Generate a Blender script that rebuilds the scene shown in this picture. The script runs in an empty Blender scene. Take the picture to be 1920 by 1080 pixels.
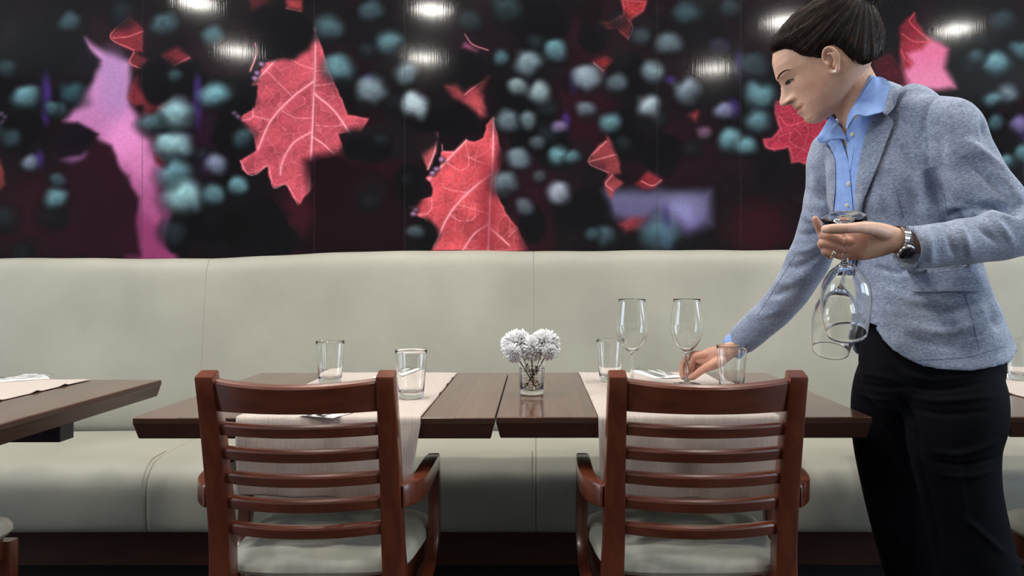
import bpy, bmesh, math, random
import numpy as np
from mathutils import Vector, Matrix
from mathutils.bvhtree import BVHTree

SC = bpy.context.scene
COL = SC.collection
random.seed(7)
PI = math.pi

# ------------------------------------------------------------------ camera
FPX, CX, CY, CAMZ = 1500.0, 1005.0, 520.0, 1.049     # focal length / principal point in 1920x1080 px
cam_data = bpy.data.cameras.new('camera')
cam = bpy.data.objects.new('camera', cam_data)
COL.objects.link(cam)
cam.location = (0, 0, CAMZ)
cam.rotation_euler = (PI / 2, 0, 0)
cam_data.sensor_width = 36.0
cam_data.lens = FPX / 1920 * 36.0
cam_data.shift_x = (960 - CX) / 1920
cam_data.shift_y = -(540 - CY) / 1920
cam_data.clip_start = 0.05
SC.camera = cam

# ------------------------------------------------------------------ colour management, sky
SC.view_settings.view_transform = 'Standard'
SC.view_settings.look = 'None'
SC.view_settings.gamma = 1.0
SC.view_settings.use_curve_mapping = False
SC.view_settings.exposure = EXPOSURE = 0.42
SC.cycles.max_bounces = 24
SC.cycles.transmission_bounces = 24
world = bpy.data.worlds.new('overcast_sky')
SC.world = world
world.use_nodes = True
wn = world.node_tree.nodes
wn['Background'].inputs[0].default_value = (0.70, 0.84, 1.0, 1)
wn['Background'].inputs[1].default_value = 6.0


def P(px, py, d):
    """point at depth d (metres from the lens plane) seen at a photograph pixel (measurement helper)"""
    return Vector(((px - CX) / FPX * d, d, CAMZ + (CY - py) / FPX * d))


def srgb(r, g, b):
    def f(c):
        c /= 255.0
        return c / 12.92 if c <= 0.04045 else ((c + 0.055) / 1.055) ** 2.4
    return (f(r), f(g), f(b), 1.0)


# ------------------------------------------------------------------ material helpers
def mat_new(name):
    m = bpy.data.materials.new(name)
    m.use_nodes = True
    nt = m.node_tree
    return m, nt, nt.nodes['Principled BSDF']


def nd(nt, typ, **kw):
    n = nt.nodes.new(typ)
    for k, v in kw.items():
        if k in n.inputs:
            n.inputs[k].default_value = v
        else:
            setattr(n, k, v)
    return n


def lk(nt, a, b):
    nt.links.new(a, b)


def coords(nt, kind='Object', scale=(1, 1, 1), rot=(0, 0, 0)):
    tc = nd(nt, 'ShaderNodeTexCoord')
    mp = nd(nt, 'ShaderNodeMapping')
    mp.inputs['Scale'].default_value = scale
    mp.inputs['Rotation'].default_value = rot
    lk(nt, tc.outputs[kind], mp.inputs['Vector'])
    return mp.outputs[0]


def ramp(nt, fac, stops):
    r = nd(nt, 'ShaderNodeValToRGB')
    el = r.color_ramp.elements
    while len(el) < len(stops):
        el.new(0.5)
    for e, (p, c) in zip(el, stops):
        e.position = p
        e.color = c
    lk(nt, fac, r.inputs[0])
    return r.outputs[0]


def bump(nt, bsdf, height, strength=0.2, dist=0.002):
    b = nd(nt, 'ShaderNodeBump', Strength=strength, Distance=dist)
    lk(nt, height, b.inputs['Height'])
    lk(nt, b.outputs[0], bsdf.inputs['Normal'])
    return b


def m_plain(name, col, rough=0.5, metal=0.0, spec=0.5, coat=0.0, coat_rough=0.1):
    m, nt, b = mat_new(name)
    b.inputs['Base Color'].default_value = col
    b.inputs['Roughness'].default_value = rough
    b.inputs['Metallic'].default_value = metal
    b.inputs['Specular IOR Level'].default_value = spec
    b.inputs['Coat Weight'].default_value = coat
    b.inputs['Coat Roughness'].default_value = coat_rough
    return m


def m_noise(name, c0, c1, scale=(5, 5, 5), nscale=4.0, detail=6, rough=0.5, bump_s=0.0, bump_d=0.002,
            coat=0.0, coat_rough=0.12, spec=0.5, lo=0.3, hi=0.7, sheen=0.0):
    m, nt, b = mat_new(name)
    v = coords(nt, 'Object', scale)
    n = nd(nt, 'ShaderNodeTexNoise', Scale=nscale, Detail=detail, Roughness=0.6)
    lk(nt, v, n.inputs['Vector'])
    c = ramp(nt, n.outputs['Fac'], [(lo, c0), (hi, c1)])
    lk(nt, c, b.inputs['Base Color'])
    b.inputs['Roughness'].default_value = rough
    b.inputs['Coat Weight'].default_value = coat
    b.inputs['Coat Roughness'].default_value = coat_rough
    b.inputs['Specular IOR Level'].default_value = spec
    b.inputs['Sheen Weight'].default_value = sheen
    if bump_s:
        bump(nt, b, n.outputs['Fac'], bump_s, bump_d)
    return m


# ------------------------------------------------------------------ mesh helpers
def mesh_obj(name, verts, faces, mat=None, parent=None, smooth=True, origin=None):
    """link one mesh object; verts are world coordinates, origin moves the object's origin there"""
    me = bpy.data.meshes.new(name)
    v = np.asarray([tuple(p) for p in verts] if not isinstance(verts, np.ndarray) else verts, dtype=np.float64)
    o_ = np.array(tuple(origin) if origin is not None else (0, 0, 0), dtype=np.float64)
    v = v - o_
    if isinstance(faces, np.ndarray):
        k = faces.shape[1]
        me.vertices.add(len(v)); me.vertices.foreach_set('co', v.astype(np.float32).ravel())
        me.loops.add(faces.size); me.loops.foreach_set('vertex_index', faces.astype(np.int32).ravel())
        me.polygons.add(len(faces))
        me.polygons.foreach_set('loop_start', np.arange(0, faces.size, k, dtype=np.int32))
        me.update(calc_edges=True)
    else:
        me.from_pydata([tuple(x) for x in v], [], [tuple(f) for f in faces])
        me.update()
    if smooth:
        me.shade_smooth()
    return mesh_link(name, me, mat, parent, o_)


def mesh_link(name, me, mat=None, parent=None, origin=(0, 0, 0)):
    o = bpy.data.objects.new(name, me)
    COL.objects.link(o)
    if mat is not None:
        me.materials.append(mat)
    o.location = tuple(origin)
    if parent is not None:
        o.parent = parent
        o.matrix_parent_inverse = world_of(parent).inverted()
    return o


def world_of(o):
    m = Matrix.LocRotScale(o.location, o.rotation_euler, o.scale)
    if o.parent is not None:
        m = world_of(o.parent) @ o.matrix_parent_inverse @ m
    return m


def tag(o, label, cat, group=None):
    o['label'] = label
    o['category'] = cat
    if group:
        o['group'] = group
    return o


def thing(name, label, cat, loc=(0, 0, 0), rz=0.0, group=None):
    o = bpy.data.objects.new(name, None)
    COL.objects.link(o)
    o.empty_display_size = 0.05
    o.location = loc
    o.rotation_euler = (0, 0, rz)
    return tag(o, label, cat, group)


def structure(o):
    o['kind'] = 'structure'
    return o


def copy_tree(o, parent=None):
    c = o.copy()
    COL.objects.link(c)
    if parent is not None:
        c.parent = parent
    for ch in list(o.children):
        copy_tree(ch, c)
    return c


class MB:
    """collects raw geometry for ONE mesh"""

    def __init__(self):
        self.v, self.f = [], []

    def add(self, vs, fs):
        k = len(self.v)
        self.v += [tuple(p) for p in vs]
        self.f += [tuple(i + k for i in f) for f in fs]
        return self

    def box(self, x0, x1, y0, y1, z0, z1, bev=0.0, seg=2):
        bm = bmesh.new()
        bmesh.ops.create_cube(bm, size=1.0)
        for v in bm.verts:
            v.co = Vector(((x0 + x1) / 2 + v.co.x * (x1 - x0), (y0 + y1) / 2 + v.co.y * (y1 - y0),
                           (z0 + z1) / 2 + v.co.z * (z1 - z0)))
        if bev:
            bmesh.ops.bevel(bm, geom=list(bm.edges), offset=bev, segments=seg, profile=0.5, affect='EDGES')
        bm.verts.index_update()
        self.add([v.co.copy() for v in bm.verts], [[v.index for v in f.verts] for f in bm.faces])
        bm.free()
        return self

    def build(self, name, mat, parent=None, smooth=False, origin=None):
        return mesh_obj(name, self.v, self.f, mat, parent, smooth, origin)


def auto_smooth(o, angle=0.6):
    """smooth shading with sharp creases kept sharp"""
    me = o.data
    me.shade_smooth()
    bm = bmesh.new(); bm.from_mesh(me)
    for e in bm.edges:
        if len(e.link_faces) == 2 and e.calc_face_angle() > angle:
            e.smooth = False
    bm.to_mesh(me); bm.free()
    return o


def rings_to_mesh(rings, cap0=True, cap1=True, closed=True):
    n = len(rings[0])
    vs = [tuple(p) for r in rings for p in r]
    fs = []
    m = n if closed else n - 1
    for i in range(len(rings) - 1):
        for j in range(m):
            a, b = i * n + j, i * n + (j + 1) % n
            fs.append((a, b, b + n, a + n))
    if cap0 and closed:
        c = len(vs); vs.append(tuple(sum((Vector(p) for p in rings[0]), Vector()) / n))
        fs += [(c, (j + 1) % n, j) for j in range(n)]
    if cap1 and closed:
        c = len(vs); vs.append(tuple(sum((Vector(p) for p in rings[-1]), Vector()) / n))
        k = (len(rings) - 1) * n
        fs += [(c, k + j, k + (j + 1) % n) for j in range(n)]
    return vs, fs


def spline(pts, n):
    """Catmull-Rom through pts (any dimension), n samples, centripetal-ish by chord length"""
    p = np.asarray([tuple(q) if hasattr(q, '__len__') else (q,) for q in pts], dtype=float)
    if len(p) == 2:
        t = np.linspace(0, 1, n)[:, None]
        return p[0] * (1 - t) + p[1] * t
    dist = np.linalg.norm(np.diff(p[:, :min(3, p.shape[1])], axis=0), axis=1)
    s = np.concatenate([[0], np.cumsum(np.maximum(dist, 1e-6))])
    m = np.zeros_like(p)
    for i in range(len(p)):
        a, b = max(i - 1, 0), min(i + 1, len(p) - 1)
        m[i] = (p[b] - p[a]) / (s[b] - s[a])
    q = np.linspace(0, s[-1], n)
    out = np.zeros((n, p.shape[1]))
    for k, t in enumerate(q):
        i = min(np.searchsorted(s, t, side='right') - 1, len(p) - 2)
        h = s[i + 1] - s[i]; u = (t - s[i]) / h
        out[k] = ((2 * u**3 - 3 * u**2 + 1) * p[i] + (u**3 - 2 * u**2 + u) * h * m[i]
                  + (-2 * u**3 + 3 * u**2) * p[i + 1] + (u**3 - u**2) * h * m[i + 1])
    return out


def tube(path, radii, n=16, side=None, ry=None, nsub=None, power=2.0, cap=True, hint=None, dome=False):
    """loft round / elliptical sections along a path; ry = second radius; hint = direction of the first axis"""
    if nsub:
        cols = [tuple(p) + (r, (ry[i] if ry is not None else r)) for i, (p, r) in enumerate(zip(path, radii))]
        s = spline(cols, nsub)
        path = [Vector(r[:3]) for r in s]; radii = [r[3] for r in s]; ry = [r[4] for r in s]
    path = [Vector(p) for p in path]
    if ry is None:
        ry = radii
    rings = []
    prev = None
    for i, p in enumerate(path):
        t = (path[min(i + 1, len(path) - 1)] - path[max(i - 1, 0)])
        t = t.normalized() if t.length > 1e-9 else Vector((0, 0, 1))
        if hint is not None:
            h = Vector(hint)
        elif prev is not None:
            h = prev
        else:
            h = Vector((1, 0, 0)) if abs(t.x) < 0.8 else Vector((0, 1, 0))
        a = (h - t * h.dot(t)).normalized()
        b = t.cross(a)
        prev = a
        ring = []
        for j in range(n):
            an = 2 * PI * j / n
            c, s_ = math.cos(an), math.sin(an)
            if power != 2.0:
                c = math.copysign(abs(c) ** (2 / power), c); s_ = math.copysign(abs(s_) ** (2 / power), s_)
            ring.append(p + a * (radii[i] * c) + b * (ry[i] * s_))
        rings.append(ring)
    if dome:
        for end in (0, -1):
            p = path[end]; t = (path[end] - path[1 if end == 0 else -2]).normalized()
            base = rings[end]; r = radii[end]; new = []
            for k in (0.5, 0.8, 0.95):
                sc = math.sqrt(1 - k * k)
                new.append([p + (Vector(q) - p) * sc + t * (r * k) for q in base])
            rings = list(reversed(new)) + rings if end == 0 else rings + new
    return rings_to_mesh(rings, cap, cap)


def lathe(profile, n=48, cx=0, cy=0, closed_profile=False):
    """profile: (r, z) list; returns verts, faces around the z axis at (cx, cy)"""
    rings = [[(cx + r * math.cos(2 * PI * j / n), cy + r * math.sin(2 * PI * j / n), z) for j in range(n)]
             for r, z in profile]
    vs = [p for r in rings for p in r]
    fs = []
    k = len(rings)
    for i in range(k if closed_profile else k - 1):
        i2 = (i + 1) % k
        for j in range(n):
            j2 = (j + 1) % n
            fs.append((i * n + j, i * n + j2, i2 * n + j2, i2 * n + j))
    return vs, fs


def remesh_union(parts, voxel, smooth=4, factor=0.5):
    """fuse closed shapes into one continuous skin; returns verts (n,3), quads"""
    mb = MB()
    for v, f in parts:
        mb.add(v, f)
    me = bpy.data.meshes.new('tmp'); me.from_pydata(mb.v, [], mb.f); me.update()
    bm = bmesh.new(); bm.from_mesh(me)
    bmesh.ops.recalc_face_normals(bm, faces=bm.faces)
    bm.to_mesh(me); bm.free()
    o = bpy.data.objects.new('tmp', me); COL.objects.link(o)
    r = o.modifiers.new('r', 'REMESH'); r.mode = 'VOXEL'; r.voxel_size = voxel; r.adaptivity = 0.0
    if smooth:
        s = o.modifiers.new('s', 'SMOOTH'); s.iterations = smooth; s.factor = factor
    dg = bpy.context.evaluated_depsgraph_get()
    ev = o.evaluated_get(dg)
    em = ev.to_mesh()
    V = np.empty(len(em.vertices) * 3, dtype=np.float32); em.vertices.foreach_get('co', V)
    V = V.reshape(-1, 3).astype(np.float64)
    L = np.empty(len(em.loops), dtype=np.int32); em.loops.foreach_get('vertex_index', L)
    tot = np.empty(len(em.polygons), dtype=np.int32); em.polygons.foreach_get('loop_total', tot)
    F = L.reshape(-1, 4) if (tot == 4).all() else None
    if F is None:
        fs = [tuple(p.vertices) for p in em.polygons]
        F = fs
    ev.to_mesh_clear()
    bpy.data.objects.remove(o); bpy.data.meshes.remove(me)
    return V, F
# ------------------------------------------------------------------ room shell
WALL_Y, FRONT_Y, LEFT_X, RIGHT_X, CEIL_Z = 3.35, -4.5, -5.2, 5.2, 2.9

M_plaster = m_noise('wall_plaster', srgb(196, 190, 178), srgb(206, 200, 190), nscale=30, rough=0.85, bump_s=0.05)
M_ceiling = m_noise('ceiling_paint', srgb(214, 212, 206), srgb(222, 220, 214), nscale=20, rough=0.9)
M_black = m_plain('matte_black', (0.006, 0.006, 0.007, 1), 0.6)

m, nt, b = mat_new('dark_floor')
v = coords(nt, 'Object', (1, 1, 1))
br = nd(nt, 'ShaderNodeTexBrick', Scale=1.0)
br.inputs['Color1'].default_value = srgb(52, 38, 32); br.inputs['Color2'].default_value = srgb(44, 31, 26)
br.inputs['Mortar'].default_value = srgb(20, 15, 13); br.inputs['Mortar Size'].default_value = 0.004
br.inputs['Brick Width'].default_value = 1.2; br.inputs['Row Height'].default_value = 0.16
lk(nt, v, br.inputs['Vector']); lk(nt, br.outputs['Color'], b.inputs['Base Color'])
b.inputs['Roughness'].default_value = 0.35
M_floor = m

structure(MB().box(LEFT_X - .14, RIGHT_X + .14, FRONT_Y - .15, WALL_Y + .15, -.1, 0).build('floor', M_floor))
structure(MB().box(LEFT_X - .14, RIGHT_X + .14, FRONT_Y - .15, WALL_Y + .15, CEIL_Z, CEIL_Z + .1).build('ceiling', M_ceiling))
structure(MB().box(LEFT_X - .14, RIGHT_X + .14, WALL_Y, WALL_Y + .15, 0, CEIL_Z).build('wall_back', M_plaster))
structure(MB().box(LEFT_X, RIGHT_X, FRONT_Y - .15, FRONT_Y, 0, CEIL_Z).build('wall_front', M_plaster))
M_frame = m_plain('window_frame_paint', srgb(60, 52, 48), 0.4)


def side_wall(name, xi, xo, wins, z0, z1, k0):
    """a side wall (inner face xi, outer face xo) with daylight windows"""
    mb = MB()
    lo, hi = min(xi, xo), max(xi, xo)
    ys = [FRONT_Y - .15] + [q for w in wins for q in w] + [WALL_Y]
    mb.box(lo, hi, FRONT_Y - .15, WALL_Y, 0, z0); mb.box(lo, hi, FRONT_Y - .15, WALL_Y, z1, CEIL_Z)
    for i in range(0, len(ys), 2):
        mb.box(lo, hi, ys[i], ys[i + 1], z0, z1)
    structure(mb.build(name, M_plaster))
    for k, (a, c) in enumerate(wins):
        mb = MB()
        for y in (a + .03, (a + c) / 2, c - .03):
            mb.box(lo + .03, hi - .02, y - .03, y + .03, z0, z1)
        mb.box(lo + .03, hi - .02, a, c, z0, z0 + .06); mb.box(lo + .03, hi - .02, a, c, z1 - .06, z1)
        structure(mb.build('window_%d' % (k0 + k), M_frame))
        ld = bpy.data.lights.new('window_portal', 'AREA')
        ld.shape = 'RECTANGLE'; ld.size = z1 - z0; ld.size_y = c - a
        ld.cycles.is_portal = True
        po = bpy.data.objects.new('window_portal', ld); COL.objects.link(po)
        po.location = (xo + (.02 if xo > xi else -.02), (a + c) / 2, (z0 + z1) / 2)
        po.rotation_euler = (0, PI / 2 if xo > xi else -PI / 2, 0)     # shines into the room


side_wall('wall_left', LEFT_X, LEFT_X - .14, [(0.05, 2.3)], 0.7, 2.6, 1)
side_wall('wall_right', RIGHT_X, RIGHT_X + .14, [(-1.7, 0.2), (0.5, 2.3)], 0.7, 2.6, 2)

# ceiling downlights (some mirrored in the mural, two unseen rows added for brightness)
M_trim = m_plain('downlight_trim', srgb(225, 225, 222), 0.3)
m, nt, b = mat_new('downlight_glow')
b.inputs['Base Color'].default_value = (0.9, 0.9, 0.9, 1)
b.inputs['Emission Color'].default_value = (1.0, 0.955, 0.875, 1)
b.inputs['Emission Strength'].default_value = 120.0
M_glow = m


def downlight(x, y):
    t = thing('ceiling_downlight', 'round white recessed ceiling downlight, lit, mirrored in the mural or added unseen for top light', 'ceiling light',
              (x, y, CEIL_Z), 0, 'recessed ceiling downlights')
    vs, fs = lathe([(.092, 2.9), (.118, 2.9), (.116, 2.893), (.098, 2.889), (.092, 2.894)], 40, x, y, True)
    mesh_obj('trim_ring', vs, fs, M_trim, t, True)
    vs, fs = lathe([(.0005, 2.8955), (.06, 2.8955), (.0925, 2.8965)], 40, x, y)
    fs = [tuple(reversed(f)) for f in fs]
    mesh_obj('diffuser', vs, fs, M_glow, t, True)
    return t


REFL = [(370, 5), (810, 18), (1468, 40), (1790, 55), (445, 95), (795, 108), (1338, 128)]
for px, py in REFL:
    D = (CEIL_Z - CAMZ) / (CY - py) * FPX
    downlight((px - CX) / FPX * D, 2 * WALL_Y - D)
for x in (-2.35, -0.8, 0.75, 2.3):  # unseen row, added to light the bench top and mural
    downlight(x, 2.52)
for x in (-1.75, -0.3, 1.15):  # unseen row, added to brighten flowers and shoulders
    downlight(x, 1.86)

# ------------------------------------------------------------------ banquette
m, nt, b = mat_new('cream_leatherette')
v = coords(nt, 'Object', (1, 1, 1))
n1 = nd(nt, 'ShaderNodeTexNoise', Scale=3.0, Detail=5)
lk(nt, v, n1.inputs['Vector'])
c = ramp(nt, n1.outputs['Fac'], [(.3, srgb(154, 152, 141)), (.7, srgb(167, 165, 153))])
lk(nt, c, b.inputs['Base Color'])
b.inputs['Roughness'].default_value = 0.48
b.inputs['Specular IOR Level'].default_value = 0.35
v2 = coords(nt, 'Object', (220, 220, 420))
n2 = nd(nt, 'ShaderNodeTexNoise', Scale=1.0, Detail=3)
lk(nt, v2, n2.inputs['Vector'])
n3 = nd(nt, 'ShaderNodeTexNoise', Scale=9.0, Detail=3)
lk(nt, v, n3.inputs['Vector'])
ad = nd(nt, 'ShaderNodeMath', operation='MULTIPLY_ADD'); ad.inputs[1].default_value = 6.0
lk(nt, n3.outputs['Fac'], ad.inputs[0]); lk(nt, n2.outputs['Fac'], ad.inputs[2])
bump(nt, b, ad.outputs[0], 0.16, 0.0012)
M_leather = m
M_plinth = m_noise('dark_plinth_wood', srgb(58, 32, 27), srgb(74, 42, 34), scale=(1.2, 8, 12), nscale=4, rough=0.4)
M_thread = m_plain('grey_thread', srgb(120, 118, 108), 0.8)

BX0, BX1 = -3.3, 3.3
bench = thing('banquette', 'long cream leatherette banquette with padded back along the mural wall', 'bench', (0, 2.9, 0))
MB().box(BX0, BX1, 2.62, 3.3, .104, .26, .004).build('plinth', M_plinth, bench)
MB().box(BX0, BX1, 2.74, 3.3, .0, .104).build('toe_kick', M_black, bench)


def smooth01(t):
    t = min(max(t, 0), 1)
    return t * t * (3 - 2 * t)


def back_top(x):
    px = CX + x / 3.2 * FPX
    z = 1.127 + .030 * smooth01((px - 380) / 340) + .009 * smooth01((px - 1000) / 900)
    return z + .0016 * math.sin(px / 61.0) + .001 * math.sin(px / 23.0)


def back_panel(x0, x1):
    rings = []
    n = 46
    for i in range(n + 1):
        t = i / n
        # sample denser at the ends so the rolled seams stay round
        x = x0 + (x1 - x0) * (0.5 - 0.5 * math.cos(PI * t))
        e = min(x - x0, x1 - x)
        r = 0.0022
        k = 0 if e >= r else r - math.sqrt(max(r * r - (r - e) ** 2, 0))
        zt = back_top(x) - k
        ring = []
        prof = [(3.20, .42), (3.13, .43), (3.118 + k * .8, .47), (3.112 + k, .52), (3.112 + k, .60), (3.122 + k, .72), (3.136 + k, .84),
                (3.150 + k, .96), (3.160 + k, zt - .085), (3.166 + k, zt - .05), (3.178 + k, zt - .022), (3.197 + k, zt - .005), (3.222, zt),
                (3.29, zt - .003), (3.343, zt - .012), (3.343, .42)]
        for y, z in prof:
            w = .0018 * math.sin(x * 7.3 + z * 9) + .0012 * math.sin(x * 17 - z * 13)
            ring.append((x, y + (w if y < 3.3 else 0), z))
        rings.append(ring)
    vs, fs = rings_to_mesh(rings, True, True)
    o = mesh_obj('backrest_panel', vs, fs, M_leather, bench)
    sub = o.modifiers.new('sub', 'SUBSURF'); sub.levels = sub.render_levels = 1
    return o


def seat_panel(x0, x1):
    rings = []
    n = 40
    for i in range(n + 1):
        t = i / n
        x = x0 + (x1 - x0) * (0.5 - 0.5 * math.cos(PI * t))
        e = min(x - x0, x1 - x)
        r = 0.006
        k = 0 if e >= r else r - math.sqrt(max(r * r - (r - e) ** 2, 0))
        prof = [(2.58, .244), (2.515 + k, .244), (2.502 + k, .252), (2.497 + k, .275), (2.494 + k, .32), (2.494 + k, .36)]
        R = .095
        for a in np.linspace(0.12, 1.0, 8):
            an = a * PI / 2
            prof.append((2.494 + R - (R - k) * math.cos(an), .372 + (R - k) * math.sin(an)))
        prof += [(2.72, .472 - k), (2.88, .473 - k), (3.02, .468 - k), (3.125, .458 - k), (3.125, .25), (2.80, .244)]
        rings.append([(x, y + .002 * math.sin(x * 6 + z * 11), z + (.0015 * math.sin(x * 9 + y * 7) if z > .4 else 0)) for y, z in prof])
    vs, fs = rings_to_mesh(rings, True, True)
    o = mesh_obj('seat_panel', vs, fs, M_leather, bench)
    sub = o.modifiers.new('sub', 'SUBSURF'); sub.levels = sub.render_levels = 1
    # double row of stitches either side of the seam at x1
    st = MB()
    prof = [(2.4905, .27), (2.4905, .36)] + [(2.4905 + .098 - .098 * math.cos(a * PI / 2), .372 + .098 * math.sin(a * PI / 2))
                                             for a in np.linspace(.1, 1, 12)] + [(2.66, .4725)]
    pts = spline(prof, 130)
    for q in range(0, 128, 2):
        (ya, za), (yb, zb) = pts[q], pts[q + 1]
        xx = x1 - .013
        v_, f_ = tube([(xx, ya, za), (xx, yb, zb)], [.0011, .0011], 5)
        st.add(v_, f_)
    st.build('stitching', M_thread, o, True)
    return o


BS = [BX0, -2.60, -1.305, -0.010, 1.285, 2.58, BX1]
for a, c in zip(BS[:-1], BS[1:]):
    back_panel(a - .0011, c + .0011)
SS = [BX0, -2.43, -1.217, 0.0, 1.217, 2.43, BX1]
for a, c in zip(SS[:-1], SS[1:]):
    seat_panel(a - .0011, c + .0011)
# ------------------------------------------------------------------ printed mural (flat artwork on the back wall)
# painted per vertex on a fine grid; u, v are the print's own units (1 unit = 2.2333 mm on the wall)
MU = WALL_Y / FPX


def make_mural():
    ux = np.concatenate([np.arange(-560, -24, 12.0), np.arange(-24, 1944, 1.5), np.arange(1944, 2500, 12.0)])
    vy = np.concatenate([np.arange(-310, -12, 10.0), np.arange(-12, 492, 1.5)])
    W, H = len(ux), len(vy)
    U, V = np.meshgrid(ux, vy)
    rng = np.random.RandomState(3)

    def vnoise(u, v, seed):
        """smooth value noise in 0..1"""
        r = np.random.RandomState(seed).rand(256, 256)
        ui, vi = np.floor(u).astype(int), np.floor(v).astype(int)
        fu, fv = u - ui, v - vi
        fu = fu * fu * (3 - 2 * fu); fv = fv * fv * (3 - 2 * fv)
        g = lambda a, b: r[b % 256, a % 256]
        return ((g(ui, vi) * (1 - fu) + g(ui + 1, vi) * fu) * (1 - fv)
                + (g(ui, vi + 1) * (1 - fu) + g(ui + 1, vi + 1) * fu) * fv)

    n1 = vnoise(U / 60, V / 60, 1); n2 = vnoise(U / 22, V / 22, 2); n3 = vnoise(U / 9, V / 9, 4); n4 = vnoise(U / 3, V / 3, 5)
    img = np.zeros((H, W, 3)) + np.array([19, 17, 20.])
    red = np.clip((n1 - .45) * 2.2, 0, 1)[..., None]
    img += red * np.array([8, 0, 3.]) + (n2[..., None] - .5) * 6

    def comp(mask, col):
        nonlocal img
        m_ = np.clip(mask, 0, 1)[..., None]
        img = img * (1 - m_) + np.asarray(col, dtype=float) * m_

    def window(x0, y0, x1, y1):
        a, b_ = np.searchsorted(ux, [x0, x1]); c, d_ = np.searchsorted(vy, [y0, y1])
        return slice(c, d_), slice(a, b_)

    def sdf(poly, u, v):
        """signed distance (negative inside)"""
        p = np.asarray(poly, float)
        d = np.full(u.shape, 1e9); inside = np.zeros(u.shape, bool)
        for (xa, ya), (xb, yb) in zip(p, np.roll(p, -1, 0)):
            ex, ey = xb - xa, yb - ya
            t = np.clip(((u - xa) * ex + (v - ya) * ey) / (ex * ex + ey * ey + 1e-9), 0, 1)
            d = np.minimum(d, np.hypot(u - xa - t * ex, v - ya - t * ey))
            c = ((ya > v) != (yb > v)) & (u < (xb - xa) * (v - ya) / (yb - ya + 1e-12) + xa)
            inside ^= c
        return np.where(inside, -d, d)

    def sst(x):
        x = np.clip(x, 0, 1)
        return x * x * (3 - 2 * x)

    def poly(pts, col, soft=4, alpha=1.0, wob=0.0, grad=None):
        p = np.asarray(pts, float); pad = soft * 2 + 20
        s = window(p[:, 0].min() - pad, p[:, 1].min() - pad, p[:, 0].max() + pad, p[:, 1].max() + pad)
        u, v = U[s], V[s]
        d = sdf(p, u + wob * (n1[s] - .5) * 2 + wob * .5 * (n2[s] - .5), v + wob * (n2[s] - .5) * 1.4)
        mk = (sst(.5 - d / (2 * soft)) * alpha)[..., None]
        c = np.asarray(col, float)
        if grad is not None:
            t = sst((v - p[:, 1].min()) / (np.ptp(p[:, 1])))[..., None]
            c = c * (1 - t) + np.asarray(grad, float) * t
        img[s] = img[s] * (1 - mk) + c * mk
        return s, mk

    def line(pts, col, w=2.0, alpha=1.0):
        q = spline(pts, 40) if len(pts) > 2 else np.asarray(pts, float)
        s = window(q[:, 0].min() - 12, q[:, 1].min() - 12, q[:, 0].max() + 12, q[:, 1].max() + 12)
        u, v = U[s], V[s]
        d = np.full(u.shape, 1e9)
        for (xa, ya), (xb, yb) in zip(q[:-1], q[1:]):
            ex, ey = xb - xa, yb - ya
            t = np.clip(((u - xa) * ex + (v - ya) * ey) / (ex * ex + ey * ey + 1e-9), 0, 1)
            d = np.minimum(d, np.hypot(u - xa - t * ex, v - ya - t * ey))
        core = np.clip(1.35 - d / w, 0, 1)
        glow = .32 * np.exp(-(d / (w * 2.4)) ** 2)
        mk = (np.maximum(core, glow) * alpha)[..., None]
        img[s] = img[s] * (1 - mk) + np.asarray(col, float) * mk

    def berry(x, y, r, br=1.0, tint=(126, 164, 172), ry=None, soft=.62):
        r *= 1.22
        ry = ry or r * rng.uniform(.84, 1.0)
        s = window(x - r * 2.4, y - r * 2.4, x + r * 2.4, y + r * 2.4)
        u, v = (U[s] - x) / r, (V[s] - y) / ry
        u = u + .30 * (n1[s] - .5) + .26 * (n2[s] - .5); v = v + .40 * (n2[s] - .5)
        d = np.hypot(u, v)
        # dark body, pale bloom brightest on the upper side and fading below
        body = sst((1.6 - d) / 1.0)[..., None] * .6
        img[s] = img[s] * (1 - body) + np.array([14, 15, 18.]) * body
        d2 = np.hypot(u, v + .06)
        lit = np.clip(.74 - .52 * v - .14 * u + .10 * (n3[s] - .5), 0, 1.08)
        bloom = (sst((1.24 - d2) / (soft + .34)) * br)[..., None]
        tone = np.asarray(tint, float) * lit[..., None] + np.array([16, 20, 24.]) * (1 - np.clip(lit, 0, 1))[..., None]
        img[s] = img[s] * (1 - bloom) + tone * bloom

    def dark(x, y, rx, ry=None, col=(15, 15, 18), soft=.5, alpha=.97):
        ry = ry or rx
        s = window(x - rx * 2, y - ry * 2, x + rx * 2, y + ry * 2)
        d = np.hypot((U[s] - x) / rx, (V[s] - y) / ry) + .3 * (n2[s] - .5)
        mk = (sst((1 + soft / 2 - d) / soft) * alpha)[..., None]
        img[s] = img[s] * (1 - mk) + np.asarray(col, float) * mk

    # --- reddish undertones low in the print
    for (x, y, rx, ry, c) in [(190, 370, 90, 90, (46, 20, 32)), (60, 400, 70, 80, (52, 22, 32)), (640, 330, 90, 80, (44, 17, 25)), (560, 420, 40, 60, (70, 24, 34)),
                              (700, 300, 60, 80, (42, 16, 24)), (960, 440, 60, 40, (60, 20, 30)), (900, 60, 80, 60, (34, 22, 30)),
                              (1090, 210, 60, 80, (52, 18, 30)), (1250, 290, 90, 60, (44, 18, 30)), (1420, 430, 60, 50, (62, 18, 28)),
                              (1140, 60, 70, 60, (48, 20, 26)), (230, 60, 60, 60, (40, 22, 28)), (370, 240, 40, 130, (44, 20, 40)), (1000, 330, 50, 60, (48, 18, 34))]:
        dark(x, y, rx, ry, c, 1.2, .6)
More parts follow.
